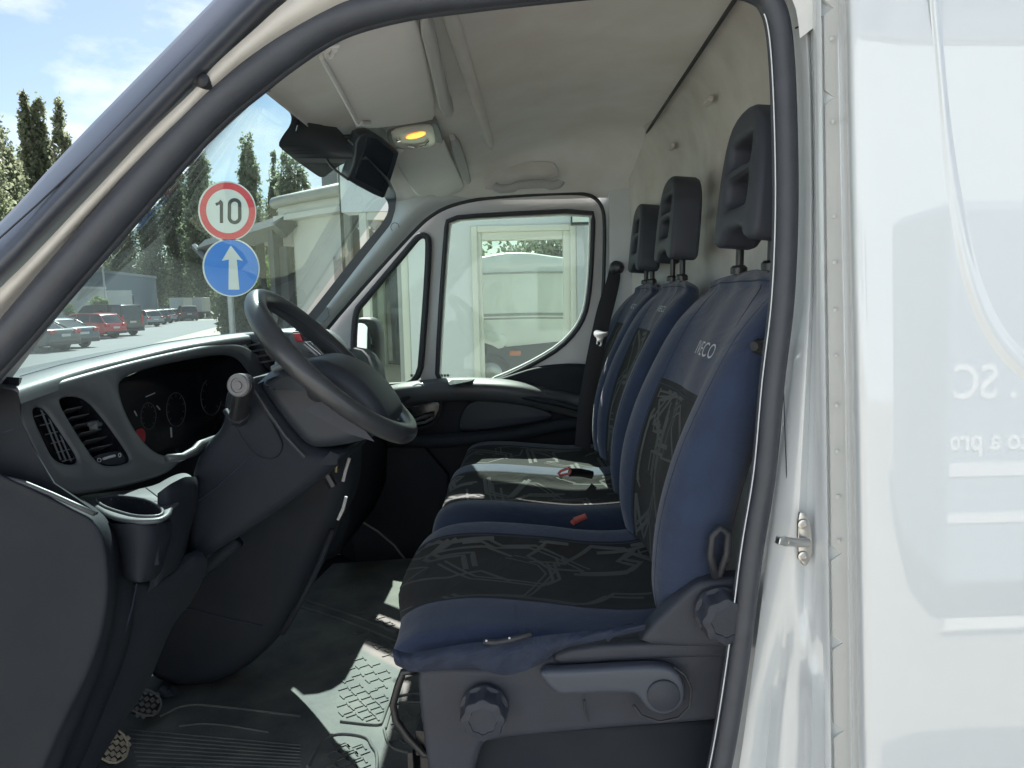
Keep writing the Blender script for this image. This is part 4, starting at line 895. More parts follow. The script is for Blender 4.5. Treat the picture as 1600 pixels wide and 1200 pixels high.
def headrest(name, parent, cY, sc_=1.0, x0=.290, z0=.075, hgt=.222, w=.125, xt=.02):
    n_ = Vector((-.985, 0, -.05)).normalized()
    pl = Pl((x0, cY, Z(z0)), (0, 1, 0), Vector((xt, 0, .22)))
    if pl.n.x > 0: pl = Pl(pl.o, pl.v, pl.u)
    def q(y, z): return pl.o+Vector((xt*z/.22, y, z))
    o = [(-w*.96, -.004), (-w, .02), (-w*.98, hgt*.45), (-w*.86, hgt*.75), (-w*.62, hgt*.94), (-w*.25, hgt*1.01), (w*.25, hgt*1.01), (w*.62, hgt*.94), (w*.86, hgt*.75), (w*.98, hgt*.45), (w, .02), (w*.96, -.004), (w*.55, -.002), (w*.42, .018), (-w*.42, .018), (-w*.55, -.002)]
    hs = [[(-w*.52, z1), (-w*.52, z2), (-w*.42, z2+.008), (w*.42, z2+.008), (w*.52, z2), (w*.52, z1), (w*.42, z1-.006), (-w*.42, z1-.006)] for z1, z2 in ((hgt*.30, hgt*.46), (hgt*.60, hgt*.74))]
    ob = plate(name, [q(*p) for p in o], pl, .064, headr, parent, holes=[[q(*p) for p in h] for h in hs], bev=.011, sm=1, d3=True, smooth=60, res=5)
    return ob
def posts(parent, cY, dyy=.07, x=.335, z0=-.03, z1=.10):
    for s in (-1, 1):
        b = MB(); b.tube([(x, cY+s*dyy, Z(z0)), (x+.002, cY+s*dyy, Z(z1))], .0068, 12); b.lathe((x, cY+s*dyy, Z(.030)), (0, 0, 1), [(.014, 0), (.014, .010), (.010, .014), (.007, .014)], 14)
        b.build('headrest_post', blackm, parent, smooth=40)

# --- driver seat
ds = empty('driver_seat', (0, 1.18, Z(-.9)), 'driver seat beside the open door with navy and black patterned cover and side adjuster knobs', 'seat')
br, Sb = backrest('backrest', ds, 1.193, 1.045, vf=.635, seed=11, text_v=.5, ntext=.66)
hr = headrest('headrest', ds, 1.115, x0=.285, w=.112, hgt=.187); posts(hr, 1.165, .085)
def cushion(name, parent, y0, y1, prof, cols, ins, seed, mats_, ncirc=40, nearshape=None, ar=1.0):
    """prof: list of (x, z, side) front-underside to rear; cols: (v, dz, dx) across"""
    C = []
    for (x, z, k) in prof:
        row = []
        for v, dzz, dxx in cols:
            y = y0+(y1-y0)*v; zz = z+dzz*k+(nearshape(v, x) if nearshape else 0); row.append((x+dxx*(1 if x < 0 else 0), y, Z(zz)))
        C.append(row)
    S = Surf(C, 7, 6); ra = len(prof)-1; ca = len(cols)-1
    def mf(u, v):
        for (u0, u1, v0, v1) in ins:
            if u0 < u*ra < u1 and v0 < v*ca < v1: return 1
        return 0
    b = MB().grid(S.G, mf=mf); out = Vector((-.1, -.1, 1)); rng = random.Random(seed)
    for (u0, u1, v0, v1) in ins:
        U0, U1, V0, V1 = u0/ra, min(u1, ra)/ra, v0/ca, v1/ca
        for pts, wd in circuit(rng, S, U0+.01, U1-.02, V0+.008, V1-.008, ncirc): S.ribbon(b, pts, wd, out, 2)
        for v in (V0, V1): S.ribbon(b, [(t, v) for t in np.linspace(U0, U1, 30)], .0028, out, 3, h=.0012)
    return b, S
cols_d = [(-.010, -.046, .010), (-.030, -.034, .004), (-.015, -.012, .0), (.06, -.004, .0), (.16, .000, -.004), (.26, -.008, -.014), (.40, -.010, -.028), (.55, -.010, -.034), (.70, -.008, -.034), (.80, .010, -.026), (.90, .012, -.016), (1.0, -.03, -.002), (1.02, -.09, .004)]
prof_d = [(-.12, -.492, .0), (-.175, -.500, .15), (-.202, -.494, .30), (-.206, -.474, .70), (-.165, -.452, 1), (-.09, -.444, 1), (.0, -.452, 1), (.08, -.462, 1), (.15, -.463, 1), (.20, -.455, 1), (.26, -.45, 1)]
bc, Sc = cushion('cushion', ds, .972, 1.43, prof_d, cols_d, [(1.6, 10, 4.1, 8.7)], 5, None, 17, ar=.9)
bc.build('seat_cushion', [navy, blackc, greyl, seam_m], ds, smooth=180)
# loose skirt of the seat cover hanging over the shield
cloth_d = mat('cover_skirt', (.018, .026, .050), .85, wr=.9, wscale=14, bump=.6, bscale=700, var=.2, vscale=12, dist=.001)
G = []
top = [(612, 1012), (640, 1020), (690, 1012), (740, 1004), (800, 1000), (860, 992), (920, 985), (970, 978), (1010, 972)]
bot = [(620, 1040), (648, 1050), (690, 1046), (740, 1044), (790, 1055), (840, 1040), (880, 1014), (940, 1000), (1008, 984)]
for i, (p, q) in enumerate(zip(catmull([Vector((*t, 0)) for t in top], 6), catmull([Vector((*t, 0)) for t in bot], 6))):
    G.append([P(p.x+(q.x-p.x)*t, p.y+(q.y-p.y)*t, .930-.010*math.sin(t*math.pi)+.004*math.sin(i*.9+t*5)*t+.002*math.sin(i*2.1+t*2)) for t in np.linspace(0, 1, 9)])
MB().grid(G).build('cover_skirt', cloth_d, ds, smooth=180)
b = MB(); b.tube([P(x, y, .922) for x, y in ((755, 1002), (775, 1004), (800, 999), (830, 990))], .004, 8); b.build('cover_tear', rubber2, ds, smooth=180)
b = MB()
for px, py in ((760, 1001), (796, 997)): b.lathe(P(px, py, .918), (0, -1, 0), [(.0016, 0), (.0012, .001), (.0002, .0014)], 8)
b.build('tear_threads', stitch, ds)
# plastic side shield
sd = plate('side_shield', [(650, 1052), (664, 1044), (720, 1042), (800, 1046), (860, 1022), (960, 1008), (1080, 1002), (1190, 1002), (1190, 1125), (1110, 1130), (900, 1146), (760, 1160), (752, 1172), (740, 1215), (730, 1260), (676, 1260), (664, 1180), (655, 1110)], plY(.945), .05, seatp, ds, bev=.012, sm=1, res=4)
plate('shield_ledge', [(872, 1018), (960, 1006), (1190, 1002), (1190, 1026), (990, 1032), (880, 1040), (862, 1034)], plY(.938), .02, seatp, ds, bev=.006, sm=1)
plate('seat_plinth', [(745, 1150), (1190, 1120), (1190, 1330), (720, 1330)], plY(.985), .40, dash_d, ds, bev=.008, sm=0)
plate('recliner_cover', [(998, 1008), (1012, 985), (1040, 956), (1078, 920), (1100, 908), (1190, 900), (1190, 1012), (1080, 1014)], plY(.922), .035, seatp, ds, bev=.008, sm=1, res=4)
b = MB(); b.tube([P(x, y, .945) for x, y in ((948, 1000), (962, 984), (985, 978), (1002, 982))], .004, 8); b.build('cover_hem', cloth_d, ds, smooth=180)
def knob(px, py, r, Y, nm='adjuster_knob'):
    c = P(px, py, Y); rr = r*Y/F
    b = MB(); b.lathe(c, (0, -1, 0), [(rr*1.12, -.002), (rr*1.12, .004), (rr, .006), (rr, .026), (rr*.93, .031), (rr*.62, .033), (rr*.60, .0315), (rr*.02, .0315)], 64, wob=lambda A, h: 1+.055*math.cos(8*A)*(1 if h > .005 else 0))
    return b.build(nm, seatp, ds, smooth=50)
knob(757, 1106, 36, .935); knob(1126, 956, 38, .912, 'recliner_knob')
lev = plate('height_lever', [(842, 1056), (850, 1049), (880, 1049), (1000, 1042), (1036, 1042), (1058, 1050), (1070, 1070), (1071, 1096), (1060, 1112), (1038, 1120), (1016, 1114), (1004, 1100), (996, 1088), (984, 1084), (900, 1086), (876, 1088), (862, 1080)], plY(.918), .022, mat('lever_plastic', (.060, .068, .088), .42, spec=.35, bump=.3, bscale=500, dist=.0005), ds, bev=.007, sm=1, res=4)
b = MB(); b.lathe(P(1037, 1087, .916), (0, -1, 0), [(.0215, -.01), (.0215, .001), (.019, .003), (.0005, .0035)], 36); b.build('lever_boss', seatp, lev, smooth=50)
MB().tube([P(x, y, .928) for x, y in ((990, 1102), (1002, 1118), (1030, 1128), (1060, 1122), (1078, 1104), (1080, 1076), (1070, 1054), (1052, 1042))], .002, 8).build('lever_recess', rubber2, ds, smooth=180)
b = MB(); b.tube([P(x, y, .934) for x, y in ((913, 1094), (914, 1110), (920, 1126))], .0016, 6); b.build('shield_scratch', rubber2, ds)
b = MB(); b.tube([P(x, y, .995) for x, y in ((650, 1048), (630, 1050), (622, 1072), (614, 1100), (618, 1124), (636, 1150), (662, 1178), (690, 1180))], .0055, 12); b.build('slide_bar', blackm, ds, smooth=180)
b = MB(); b.bb(P(656, 1062, 1.02), P(668, 1150, 1.05)); b.bb(P(648, 1142, 1.0), P(672, 1156, 1.04)); b.bb(P(636, 1176, 1.02), P(690, 1186, 1.3)); b.bb(P(655, 1160, 1.0), P(690, 1172, 1.05)); b.build('seat_rail', blackm, ds, bevel=.002)
b = MB(); b.tube([P(1118, 902, .925), P(1110, 868, .922), P(1113, 838, .922), P(1125, 824, .922), P(1138, 834, .922), P(1136, 866, .922), P(1124, 898, .925)], .0052, 8, closed=True); b.build('side_strap', rubber2, ds, smooth=180)
b = MB(); b.tube([P(1196, 543, .945), P(1184, 541, .93), P(1178, 541, .925)], [.008, .010, .006], 12); b.build('belt_guide', blackm, ds, smooth=60)

# --- passenger bench (two places)
pb = empty('passenger_bench', (0, 2.0, Z(-.9)), 'two place passenger bench with navy and black patterned cover behind the driver seat', 'seat')
hwm = [.215, .222, .224, .222, .218, .212, .202, .182]; bom = [.02, .028, .030, .028, .024, .016, .006, -.006]
backrest('backrest', pb, 1.825, 1.0, hw=hwm, bol=bom, ins_top=.66, seed=21, text_v=.47, ntext=.80, dx0=.004, ncirc=12)[0]['label'] = 'middle backrest of the bench'
backrest('backrest', pb, 2.27, .97, hw=hwm, bol=bom, ins_top=.66, seed=31, text_v=.5, ntext=.80, dx0=-.004, ncirc=12)[0]['label'] = 'backrest beside the passenger door'
hm = headrest('headrest', pb, 1.80, x0=.297, z0=.082, hgt=.190, w=.122); posts(hm, 1.80, .062)
hf = headrest('headrest', pb, 2.25, x0=.285, z0=.072, hgt=.192, w=.118); posts(hf, 2.25, .062)
cols_b = [(-.03, -.22, .01), (-.035, -.12, .0), (-.02, -.03, 0), (.03, .012, 0), (.09, .016, 0), (.15, -.004, -.004), (.27, -.018, -.008), (.38, -.004, -.008), (.43, .016, -.006), (.50, .022, -.004), (.545, .004, -.004), (.66, -.012, -.008), (.80, -.004, -.004), (.88, .010, 0), (.97, .0, 0), (1.0, -.10, .004)]
prof_b = [(-.20, -.72, .0), (-.225, -.66, .1), (-.245, -.58, .3), (-.245, -.520, .8), (-.205, -.492, 1), (-.12, -.488, 1), (-.0, -.498, 1), (.08, -.504, 1), (.16, -.502, 1), (.26, -.494, 1)]
bb_, Sbb = cushion('c', pb, 1.60, 2.46, prof_b, cols_b, [(2.6, 9, 5.0, 7.9), (2.6, 9, 10.1, 12.9)], 15, None, 12, ar=.55)
bb_.build('seat_cushion', [navy, blackc, greyl, seam_m], pb, smooth=180)
b = MB(); b.bb((-.19, 1.62, Z(-.89)), (.38, 2.44, Z(-.60))); b.build('bench_base', dash_d, pb, bevel=.02)
# belt buckles
b = MB(); A = P(898, 814, 1.56); B_ = P(916, 806, 1.56); b.tube([A, B_], [.008, .0065], 12, flat=.6); b.tube([P(894, 818, 1.562), A], .006, 8, flat=.6); b.build('buckle_release', red, pb, smooth=60)
bk = MB(); bk.tube([P(890, 738, 1.90), P(905, 738, 1.92), P(925, 742, 1.95)], .011, 10, flat=.6); bk = bk.build('belt_buckle', blackm, pb, smooth=60)
b = MB(); b.tube([P(x, y, 1.885) for x, y in ((872, 741), (876, 736), (890, 731), (892, 734), (890, 740), (874, 743))], .0035, 8, closed=True); b.build('buckle_release', red, bk, smooth=60)

# --- seat belt on the far pillar
sb = empty('seat_belt', P(965, 420, 2.47), 'black seat belt hanging down the far pillar with its silver tongue', 'seat belt')
G = []
for (x, y, Y, wd) in ((962, 415, 2.47, 8), (958, 440, 2.45, 10), (948, 475, 2.42, 12), (938, 515, 2.40, 12), (925, 580, 2.37, 12), (915, 640, 2.35, 12), (910, 700, 2.34, 12)):
    G.append([P(x-wd, y-3, Y), P(x, y, Y-.004), P(x+wd, y+3, Y)])
MB().grid(crgrid(G, 4, 2)).build('belt_webbing', mat('webbing', (.022, .022, .026), .8, bump=.8, bscale=900), sb, smooth=180)
b = MB(); b.lathe(P(964, 418, 2.46), (-.4, -1, 0), [(.022, -.01), (.022, .012), (.016, .018), (.001, .018)], 18); b.build('belt_anchor', blackm, sb, smooth=50)
tb = plate('belt_tongue', [(928, 517), (934, 515), (946, 519), (951, 517), (950, 524), (942, 529), (941, 540), (936, 543), (931, 540), (933, 529), (927, 524)], plY(2.385), .004, steel, sb, holes=[[(934, 534), (938, 534), (938, 539), (934, 539)]], bev=.001, sm=1)

# --- screen unit clamped at the header
mo = empty('screen_unit', P(575, 215, 1.62), 'dark rectangular screen unit hanging from the header beside the lit interior lamp', 'screen')
mp_ = pl3(P(577, 207, 1.58), P(623, 232, 1.66), P(545, 281, 1.60))
if mp_.n.y > 0: mp_ = Pl(mp_.o, mp_.v, mp_.u)
scr_m = mat('screen_case', (.036, .044, .054), .32, bump=.15, bscale=200, var=.1, vscale=10)
mc = plate('screen_case', [(557, 214), (577, 206), (592, 211), (623, 236), (624, 242), (603, 308), (597, 311), (546, 284), (544, 278), (556, 248)], mp_, .030, scr_m, mo, bev=.004, sm=1)
plate('screen_face', [(574, 214), (590, 218), (616, 240), (597, 300), (554, 278), (566, 246)], mp_.off(.002), .003, mat('screen_glass', (.022, .028, .036), .18), mc, bev=.0008, sm=0)
b = MB(); b.tube([mp_.off(.004).hit(*p) for p in ((572, 226), (562, 250), (556, 270))], .0012, 6); b.build('case_rib', blackm, mc)
b = MB(); b.tube([P(520, 212, 1.60), P(540, 214, 1.60), P(562, 213, 1.60), P(578, 210, 1.60)], [.003, .005, .007, .009], 10); b.tube([P(545, 218, 1.6), P(556, 226, 1.6), P(566, 226, 1.6)], .005, 8); b.build('screen_bracket', blackm, mo, smooth=180)
b = MB(); b.tube([P(544, 219, 1.585), P(552, 226, 1.58), P(558, 225, 1.58)], .0025, 8); b.build('bracket_screw', steel, mo)
b = MB(); b.tube([P(p.x, p.y, 1.585) for p in catmull([Vector((*t, 0)) for t in ((504, 212), (502, 226), (510, 248), (522, 264), (545, 281))], 5)], .0028, 8); b.build('screen_cable', blackm, mo, smooth=180)
# =================================================================== THE YARD
asph = mat('yard_gravel', (.30, .275, .225), .9, bump=.6, bscale=30, col2=(.40, .37, .305), vscale=.35, dist=.02)
b = MB(); b.grid([[(x, y, 0) for x in (-400, -60, -20, 0, 20, 60, 400)] for y in (-150, -20, 0, 20, 60, 150, 900)]); tag(b.build('ground', asph), kind='structure')
asph2 = mat('tarmac', (.10, .105, .11), .85, bump=.5, bscale=40, col2=(.15, .155, .16), vscale=.6, dist=.01)
b = MB(); b.add([(-55, 18, .004), (-14.5, 18, .004), (-17.5, 30, .004), (-27, 62, .004), (-33, 85, .004), (-80, 85, .004)], [(0, 1, 2, 3, 4, 5)]); tag(b.build('parking_strip', asph2), kind='structure')
def GP(px, D): p = P(px, 470, D); return Vector((p.x, p.y, 0))
# ---- trees
def leaf_mat(name, c1, c2):
    m = bpy.data.materials.new(name); m.use_nodes = True; t = m.node_tree; b = t.nodes['Principled BSDF']; b.inputs['Roughness'].default_value = .5
    tc = t.nodes.new('ShaderNodeTexCoord'); n = t.nodes.new('ShaderNodeTexNoise'); n.inputs['Scale'].default_value = .9; n.inputs['Detail'].default_value = 8
    c = t.nodes.new('ShaderNodeValToRGB'); c.color_ramp.elements[0].position = .35; c.color_ramp.elements[1].position = .65; c.color_ramp.elements[0].color = (*c1, 1); c.color_ramp.elements[1].color = (*c2, 1)
    t.links.new(tc.outputs['Object'], n.inputs[0]); t.links.new(n.outputs[0], c.inputs[0]); t.links.new(c.outputs[0], b.inputs['Base Color'])
    tl = t.nodes.new('ShaderNodeBsdfTranslucent'); t.links.new(c.outputs[0], tl.inputs[0]); mx = t.nodes.new('ShaderNodeMixShader'); mx.inputs[0].default_value = .6
    t.links.new(b.outputs[0], mx.inputs[1]); t.links.new(tl.outputs[0], mx.inputs[2]); t.links.new(mx.outputs[0], t.nodes['Material Output'].inputs[0]); return m
lf1 = leaf_mat('poplar_leaves', (.13, .165, .095), (.29, .32, .21)); lf2 = leaf_mat('bush_leaves', (.12, .18, .06), (.24, .31, .12)); lf3 = leaf_mat('dark_leaves', (.06, .085, .045), (.12, .15, .08))
bark = mat('bark', (.11, .09, .07), .9, bump=.8, bscale=20, var=.2, vscale=4, dist=.02)
def leaves(rng, pts, size):
    vs = []; fs = []
    for c in pts:
        n = Vector((rng.gauss(0, 1), rng.gauss(0, 1), rng.gauss(0, .8))).normalized(); e1 = n.orthogonal().normalized(); e2 = n.cross(e1); a = rng.uniform(0, 6.28); u = e1*math.cos(a)+e2*math.sin(a); v = n.cross(u); s = size*rng.uniform(.6, 1.35); k = len(vs)
        vs += [c-u*s, c+v*s*.6, c+u*s, c-v*s*.6]; fs.append((k, k+1, k+2, k+3))
    return vs, fs
def poplar_mesh(seed, h, w, n, base=.12):
    rng = random.Random(seed); pts = []
    nb = 46; spires = [(rng.uniform(-.42, .42)*w, rng.uniform(-.42, .42)*w, rng.uniform(.70, .97)*h) for _ in range(5)]+[(0, 0, h)]
    cl = []
    for sx, sy, sh in spires:
        for k in range(nb):
            t = rng.uniform(base, 1); r = w*.46*(1-t)**.5*min(1, (t-base)*6+.25); a = rng.uniform(0, 6.28); cl.append((Vector((sx*(1-.4*t)+r*math.cos(a)*rng.uniform(.5, 1.1), sy*(1-.4*t)+r*math.sin(a)*rng.uniform(.5, 1.1), t*sh)), w*.12*(1.2-t*.75)))
    for _ in range(n):
        c, s = rng.choice(cl); pts.append(c+Vector((rng.gauss(0, s), rng.gauss(0, s), rng.gauss(0, s*2.0))))
    return leaves(rng, pts, h*.0095)
def crown_mesh(seed, rx, rz, z0, n, size):
    rng = random.Random(seed); cl = []; pts = []
    for _ in range(26):
        a = rng.uniform(0, 6.28); e = rng.uniform(-.6, 1.3); q = rng.uniform(.35, .95); cl.append(Vector((rx*q*math.cos(a)*math.cos(e), rx*q*math.sin(a)*math.cos(e), z0+rz+rz*q*math.sin(e))))
    for _ in range(n):
        c = rng.choice(cl); s = rx*.20; pts.append(c+Vector((rng.gauss(0, s), rng.gauss(0, s), rng.gauss(0, s*.8))))
    return leaves(rng, pts, size)
PM = {}
def tree(name, px, D, top, wpx, label, kind=0, group=None, dz=0, lm=None):
    base = GP(px, D); h = P(px, top, D).z; wd = wpx*D/F
    t = empty(name, base, label, 'tree', group); r_ = t
    if kind == 0:
        vs, fs = poplar_mesh(px, h, wd, int(8000+wpx*120)); m = MB(); m.add([Vector(v)+base for v in vs], fs); m.build('crown', lm or lf1, t, smooth=0)
        MB().tube([base, base+Vector((0, 0, h*.4)), base+Vector((.1, 0, h*.92))], [h*.014, h*.010, h*.002], 8).build('trunk', bark, t)
        m = MB(); rng = random.Random(px)
        for _ in range(14):
            z = rng.uniform(.15, .7)*h; a = rng.uniform(0, 6.28); m.tube([base+Vector((0, 0, z)), base+Vector((wd*.2*math.cos(a), wd*.2*math.sin(a), z+h*.08)), base+Vector((wd*.26*math.cos(a), wd*.26*math.sin(a), z+h*.2))], [h*.004, h*.003, h*.001], 5)
        m.build('branch', bark, t)
    else:
        vs, fs = crown_mesh(px, wd*.5, h*.36, h*.18, int(3500), h*.018); m = MB(); m.add([Vector(v)+base for v in vs], fs); m.build('crown', lm or lf2, t, smooth=0)
        MB().tube([base, base+Vector((0, 0, h*.5))], [h*.03, h*.015], 8).build('trunk', bark, t)
    return t
PG = 'tall poplars behind the car park'
for px, D, top, wpx, lab in ((-18, 66, 128, 62, 'tall dark poplar at the left edge of the view, outside the windscreen'), (22, 74, 190, 46, 'poplar just right of the tallest dark poplar at the left edge'),
        (66, 95, 165, 30, 'slim poplar left of the pair above the door pillar'), (88, 96, 163, 30, 'slim poplar in the middle of the group above the door pillar'), (118, 90, 170, 34, 'slim poplar touching the door pillar on its right'),
        (196, 92, 330, 42, 'short poplar over the blue warehouse, leftmost through the windscreen'), (237, 98, 305, 34, 'poplar between the warehouse roof and the speed limit sign'), (282, 106, 250, 38, 'broad poplar behind the left side of the speed limit sign'),
        (324, 102, 205, 42, 'tallest poplar through the windscreen, right behind the round signs'), (402, 88, 215, 40, 'poplar standing alone right of the speed limit sign'), (440, 92, 256, 28, 'small poplar left of the pair under the screen unit'), (474, 84, 240, 42, 'poplar under the sensor pad, rightmost by the house roof')):
    tree('poplar_tree', px, D, top-16, wpx*(1.4 if px < 130 else 1.15), lab, 0, PG)
for px, D, top, wpx, lab in ((258, 112, 434, 50, 'light green bushy tree between the warehouse end and the broad poplar'), (310, 108, 424, 60, 'rounded light green tree left of the sign post'), (360, 96, 402, 66, 'leafy tree behind the sign post'), (235, 112, 440, 36, 'small round tree beside the end of the warehouse'), (405, 60, 385, 70, 'leafy tree behind the carport')):
    tree('broadleaf_tree', px, D, top, wpx, lab, 1, 'round trees at the end of the yard')
tree('shrub', 155, 47, 446, 22, 'small bright green tree in front of the white low building', 1)
tree('shrub', 105, 45, 466, 26, 'low bright green bush beside the parked red car', 1)
# dense far wood closing the horizon
m = MB(); rng = random.Random(4)
pts = [GP(rng.uniform(-700, 1900), rng.uniform(110, 150))+Vector((0, 0, abs(rng.gauss(0, 3.6))+rng.uniform(0, 3))) for _ in range(26000)]
vs, fs = leaves(rng, pts, .8); m.add(vs, fs); tag(m.build('far_wood', lf3, smooth=0), 'dark line of trees closing the yard far away', 'wood', kind='stuff')

# ---- warehouse and low buildings
def blk(b, p0, p1, depth, z0, z1, mi=0):
    """upright block whose face runs from p0 to p1 on the ground, going back by depth"""
    p0 = Vector(p0); p1 = Vector(p1); t = (p1-p0).normalized(); n = Vector((-t.y, t.x, 0));
    if n.dot((p0+p1)/2) < 0: n = -n
    q = [p0, p1, p1+n*depth, p0+n*depth]; vs = [v+Vector((0, 0, z0)) for v in q]+[v+Vector((0, 0, z1)) for v in q]
    b.add(vs, [(0, 1, 2, 3), (4, 7, 6, 5), (0, 4, 5, 1), (1, 5, 6, 2), (2, 6, 7, 3), (3, 7, 4, 0)], mi)
def hz(py, D): return P(300, py, D).z
wh_m = mat('blue_cladding', (.13, .17, .22), .6, var=.06, vscale=2, bump=.2, bscale=6); wlo = mat('white_render', (.52, .52, .50), .8, bump=.3, bscale=30, var=.05, vscale=2)
wr = empty('warehouse', GP(180, 66), 'long blue grey warehouse with a white window strip at the end of the car park', 'building')
A_ = GP(40, 50); B_ = GP(246, 84)
b = MB(); blk(b, A_, B_, 20, 0, 4.9); b.build('wall', wh_m, wr)
b = MB(); blk(b, A_-Vector((0, .15, 0)), B_+Vector((.2, -.15, 0)), 20.4, 4.9, 5.15); b.build('roof', mat('roof_edge', (.20, .23, .26), .5), wr)
def along(px):
    # point of the facade line seen at pixel px
    r = ray(px, 470); d = B_-A_; # solve A + t d = s r
    den = d.x*r.y-d.y*r.x; t = (A_.y*r.x-A_.x*r.y)/den; return A_+d*t
def panel(nm, pxa, pxb, z0, z1, m, par, proud=.06):
    a = along(pxa); c = along(pxb); off = Vector((c-a)).normalized(); n = Vector((off.y, -off.x, 0)); n = n if n.y < 0 else -n
    b = MB(); blk(b, a+n*proud, c+n*proud, proud*1.0-.005, z0, z1); return b.build(nm, m, par)
ww = panel('window_strip', 190, 241, 1.7, 3.6, wlo, wr, .12)
gl = mat('dark_pane', (.03, .04, .05), .1)
for a in (196, 205, 214, 222, 229, 235): panel('pane', a, a+4, 2.1, 3.3, gl, ww, .16)
for a in (172, 218): panel('downpipe', a, a+1.2, 0, 4.9, wlo, wr, .2)
for a in (244,): panel('end_gate', 240, 249, 0, 2.6, wlo, wr, .14)
b = MB(); a = GP(60, 44); c = GP(166, 52); blk(b, a, c, 12, 0, 3.1); lb = b.build('low_building', wlo); tag(lb, 'low pale flat roofed building in front of the blue warehouse', 'building')
b = MB(); blk(b, a-Vector((.2, .2, 0)), c+Vector((.2, -.2, 0)), 12.4, 3.1, 3.25); b.build('roof_edge', mat('roof_white', (.6, .6, .6), .6), lb)
p = GP(166, 52); b = MB(); blk(b, c+Vector((.05, 0, 0)), c+Vector((1.4, .9, 0)), 6, 0, 3.0); b.build('garage_door', wlo, lb)
b = MB(); b.tube([GP(165, 51), GP(165, 51)+Vector((0, 0, 5.6))], .06, 8); tag(b.build('lamp_post', wlo), 'thin white pole in front of the blue warehouse', 'pole')
# trucks far off
for px, D, z1, wpx, lab in ((275, 88, 2.7, 22, 'white box trailer far off, left one of two at the end of the yard'), (305, 92, 2.7, 20, 'white box trailer far off, right one of two at the end of the yard')):
    a = GP(px-wpx/2, D); c = GP(px+wpx/2, D); t = empty('box_trailer', (a+c)/2, lab, 'trailer', 'white trailers at the end of the yard')
    b = MB(); blk(b, a, c, 2.4, .9, z1); b.build('body', wlo, t, bevel=.05)
    b = MB(); b.box((a+c)/2+Vector((0, 1, .75)), (1.6, 1.2, .25)); b.build('chassis', blackm, t)
    for q in (.2, .8): b = MB(); b.lathe(a.lerp(c, q)+Vector((0, .1, .45)), (0, 1, 0), [(.1, 0), (.45, 0), (.45, .3), (.1, .3)], 16); b.build('wheel', rubber2, t)
tk = empty('dark_truck', GP(197, 55), 'dark box truck parked beside the warehouse behind the black van', 'truck')
a = GP(186, 55); c = GP(210, 56.5)
b = MB(); blk(b, a, c, 4, .8, 2.75); b.build('box', mat('truck_dark', (.03, .035, .045), .4), tk, bevel=.06)
b = MB(); blk(b, a+Vector((.2, .1, 0)), c+Vector((-.1, .1, 0)), 3, .35, .8); b.build('chassis', blackm, tk)
panel_c = (a+c)/2; b = MB(); b.box(panel_c+Vector((0, -.02, 2.05)), ((c-a).length*.8, .02, .35), Matrix.Rotation(math.atan2((c-a).y, (c-a).x), 3, 'Z')); b.build('rear_panel', mat('truck_panel', (.12, .12, .13), .5), tk)

# ---- cars
car_glass = mat('car_glass', (.012, .016, .02), .06, spec=.8); tyre = mat('tyre', (.02, .02, .02), .8); hubm = mat('hub_silver', (.35, .35, .36), .35, metal=.8); tail = mat('tail_red', (.45, .02, .02), .25); platem = mat('number_plate', (.6, .6, .58), .5)
PROF = {  # x from rear (0) to nose (1), z in metres: lower body, then cabin
 'estate': dict(L=4.6, W=1.8, low=[(0, .32), (0, .62), (.012, .86), (.03, .96), (.30, .98), (.64, .98), (.70, .95), (.86, .86), (.97, .72), (1, .5), (.99, .26), (.86, .22), (.12, .22)], cab=[(.02, .92), (.05, 1.08), (.10, 1.38), (.16, 1.45), (.34, 1.48), (.50, 1.44), (.60, 1.24), (.71, .95)], wz=.32),
 'sedan': dict(L=4.6, W=1.8, low=[(0, .32), (0, .66), (.02, .92), (.05, 1.0), (.18, 1.0), (.30, .96), (.64, .96), (.70, .93), (.86, .84), (.97, .70), (1, .5), (.99, .26), (.86, .22), (.12, .22)], cab=[(.13, .97), (.20, 1.16), (.28, 1.36), (.36, 1.42), (.50, 1.40), (.60, 1.22), (.72, .94)], wz=.32),
 'suv': dict(L=4.6, W=1.88, low=[(0, .36), (0, .75), (.01, 1.0), (.03, 1.08), (.3, 1.08), (.66, 1.08), (.72, 1.05), (.88, .98), (.97, .85), (1, .6), (.99, .32), (.86, .28), (.12, .28)], cab=[(.015, 1.04), (.04, 1.3), (.07, 1.6), (.14, 1.70), (.34, 1.74), (.52, 1.70), (.62, 1.42), (.73, 1.05)], wz=.35),
 'van': dict(L=5.0, W=1.92, low=[(0, .36), (0, .8), (.0, 1.1), (.01, 1.15), (.3, 1.15), (.70, 1.15), (.78, 1.12), (.92, 1.0), (.985, .85), (1, .6), (.99, .32), (.86, .28), (.12, .28)], cab=[(.004, 1.10), (.012, 1.5), (.02, 1.86), (.05, 1.94), (.34, 1.97), (.60, 1.94), (.68, 1.72), (.80, 1.12)], wz=.34)}
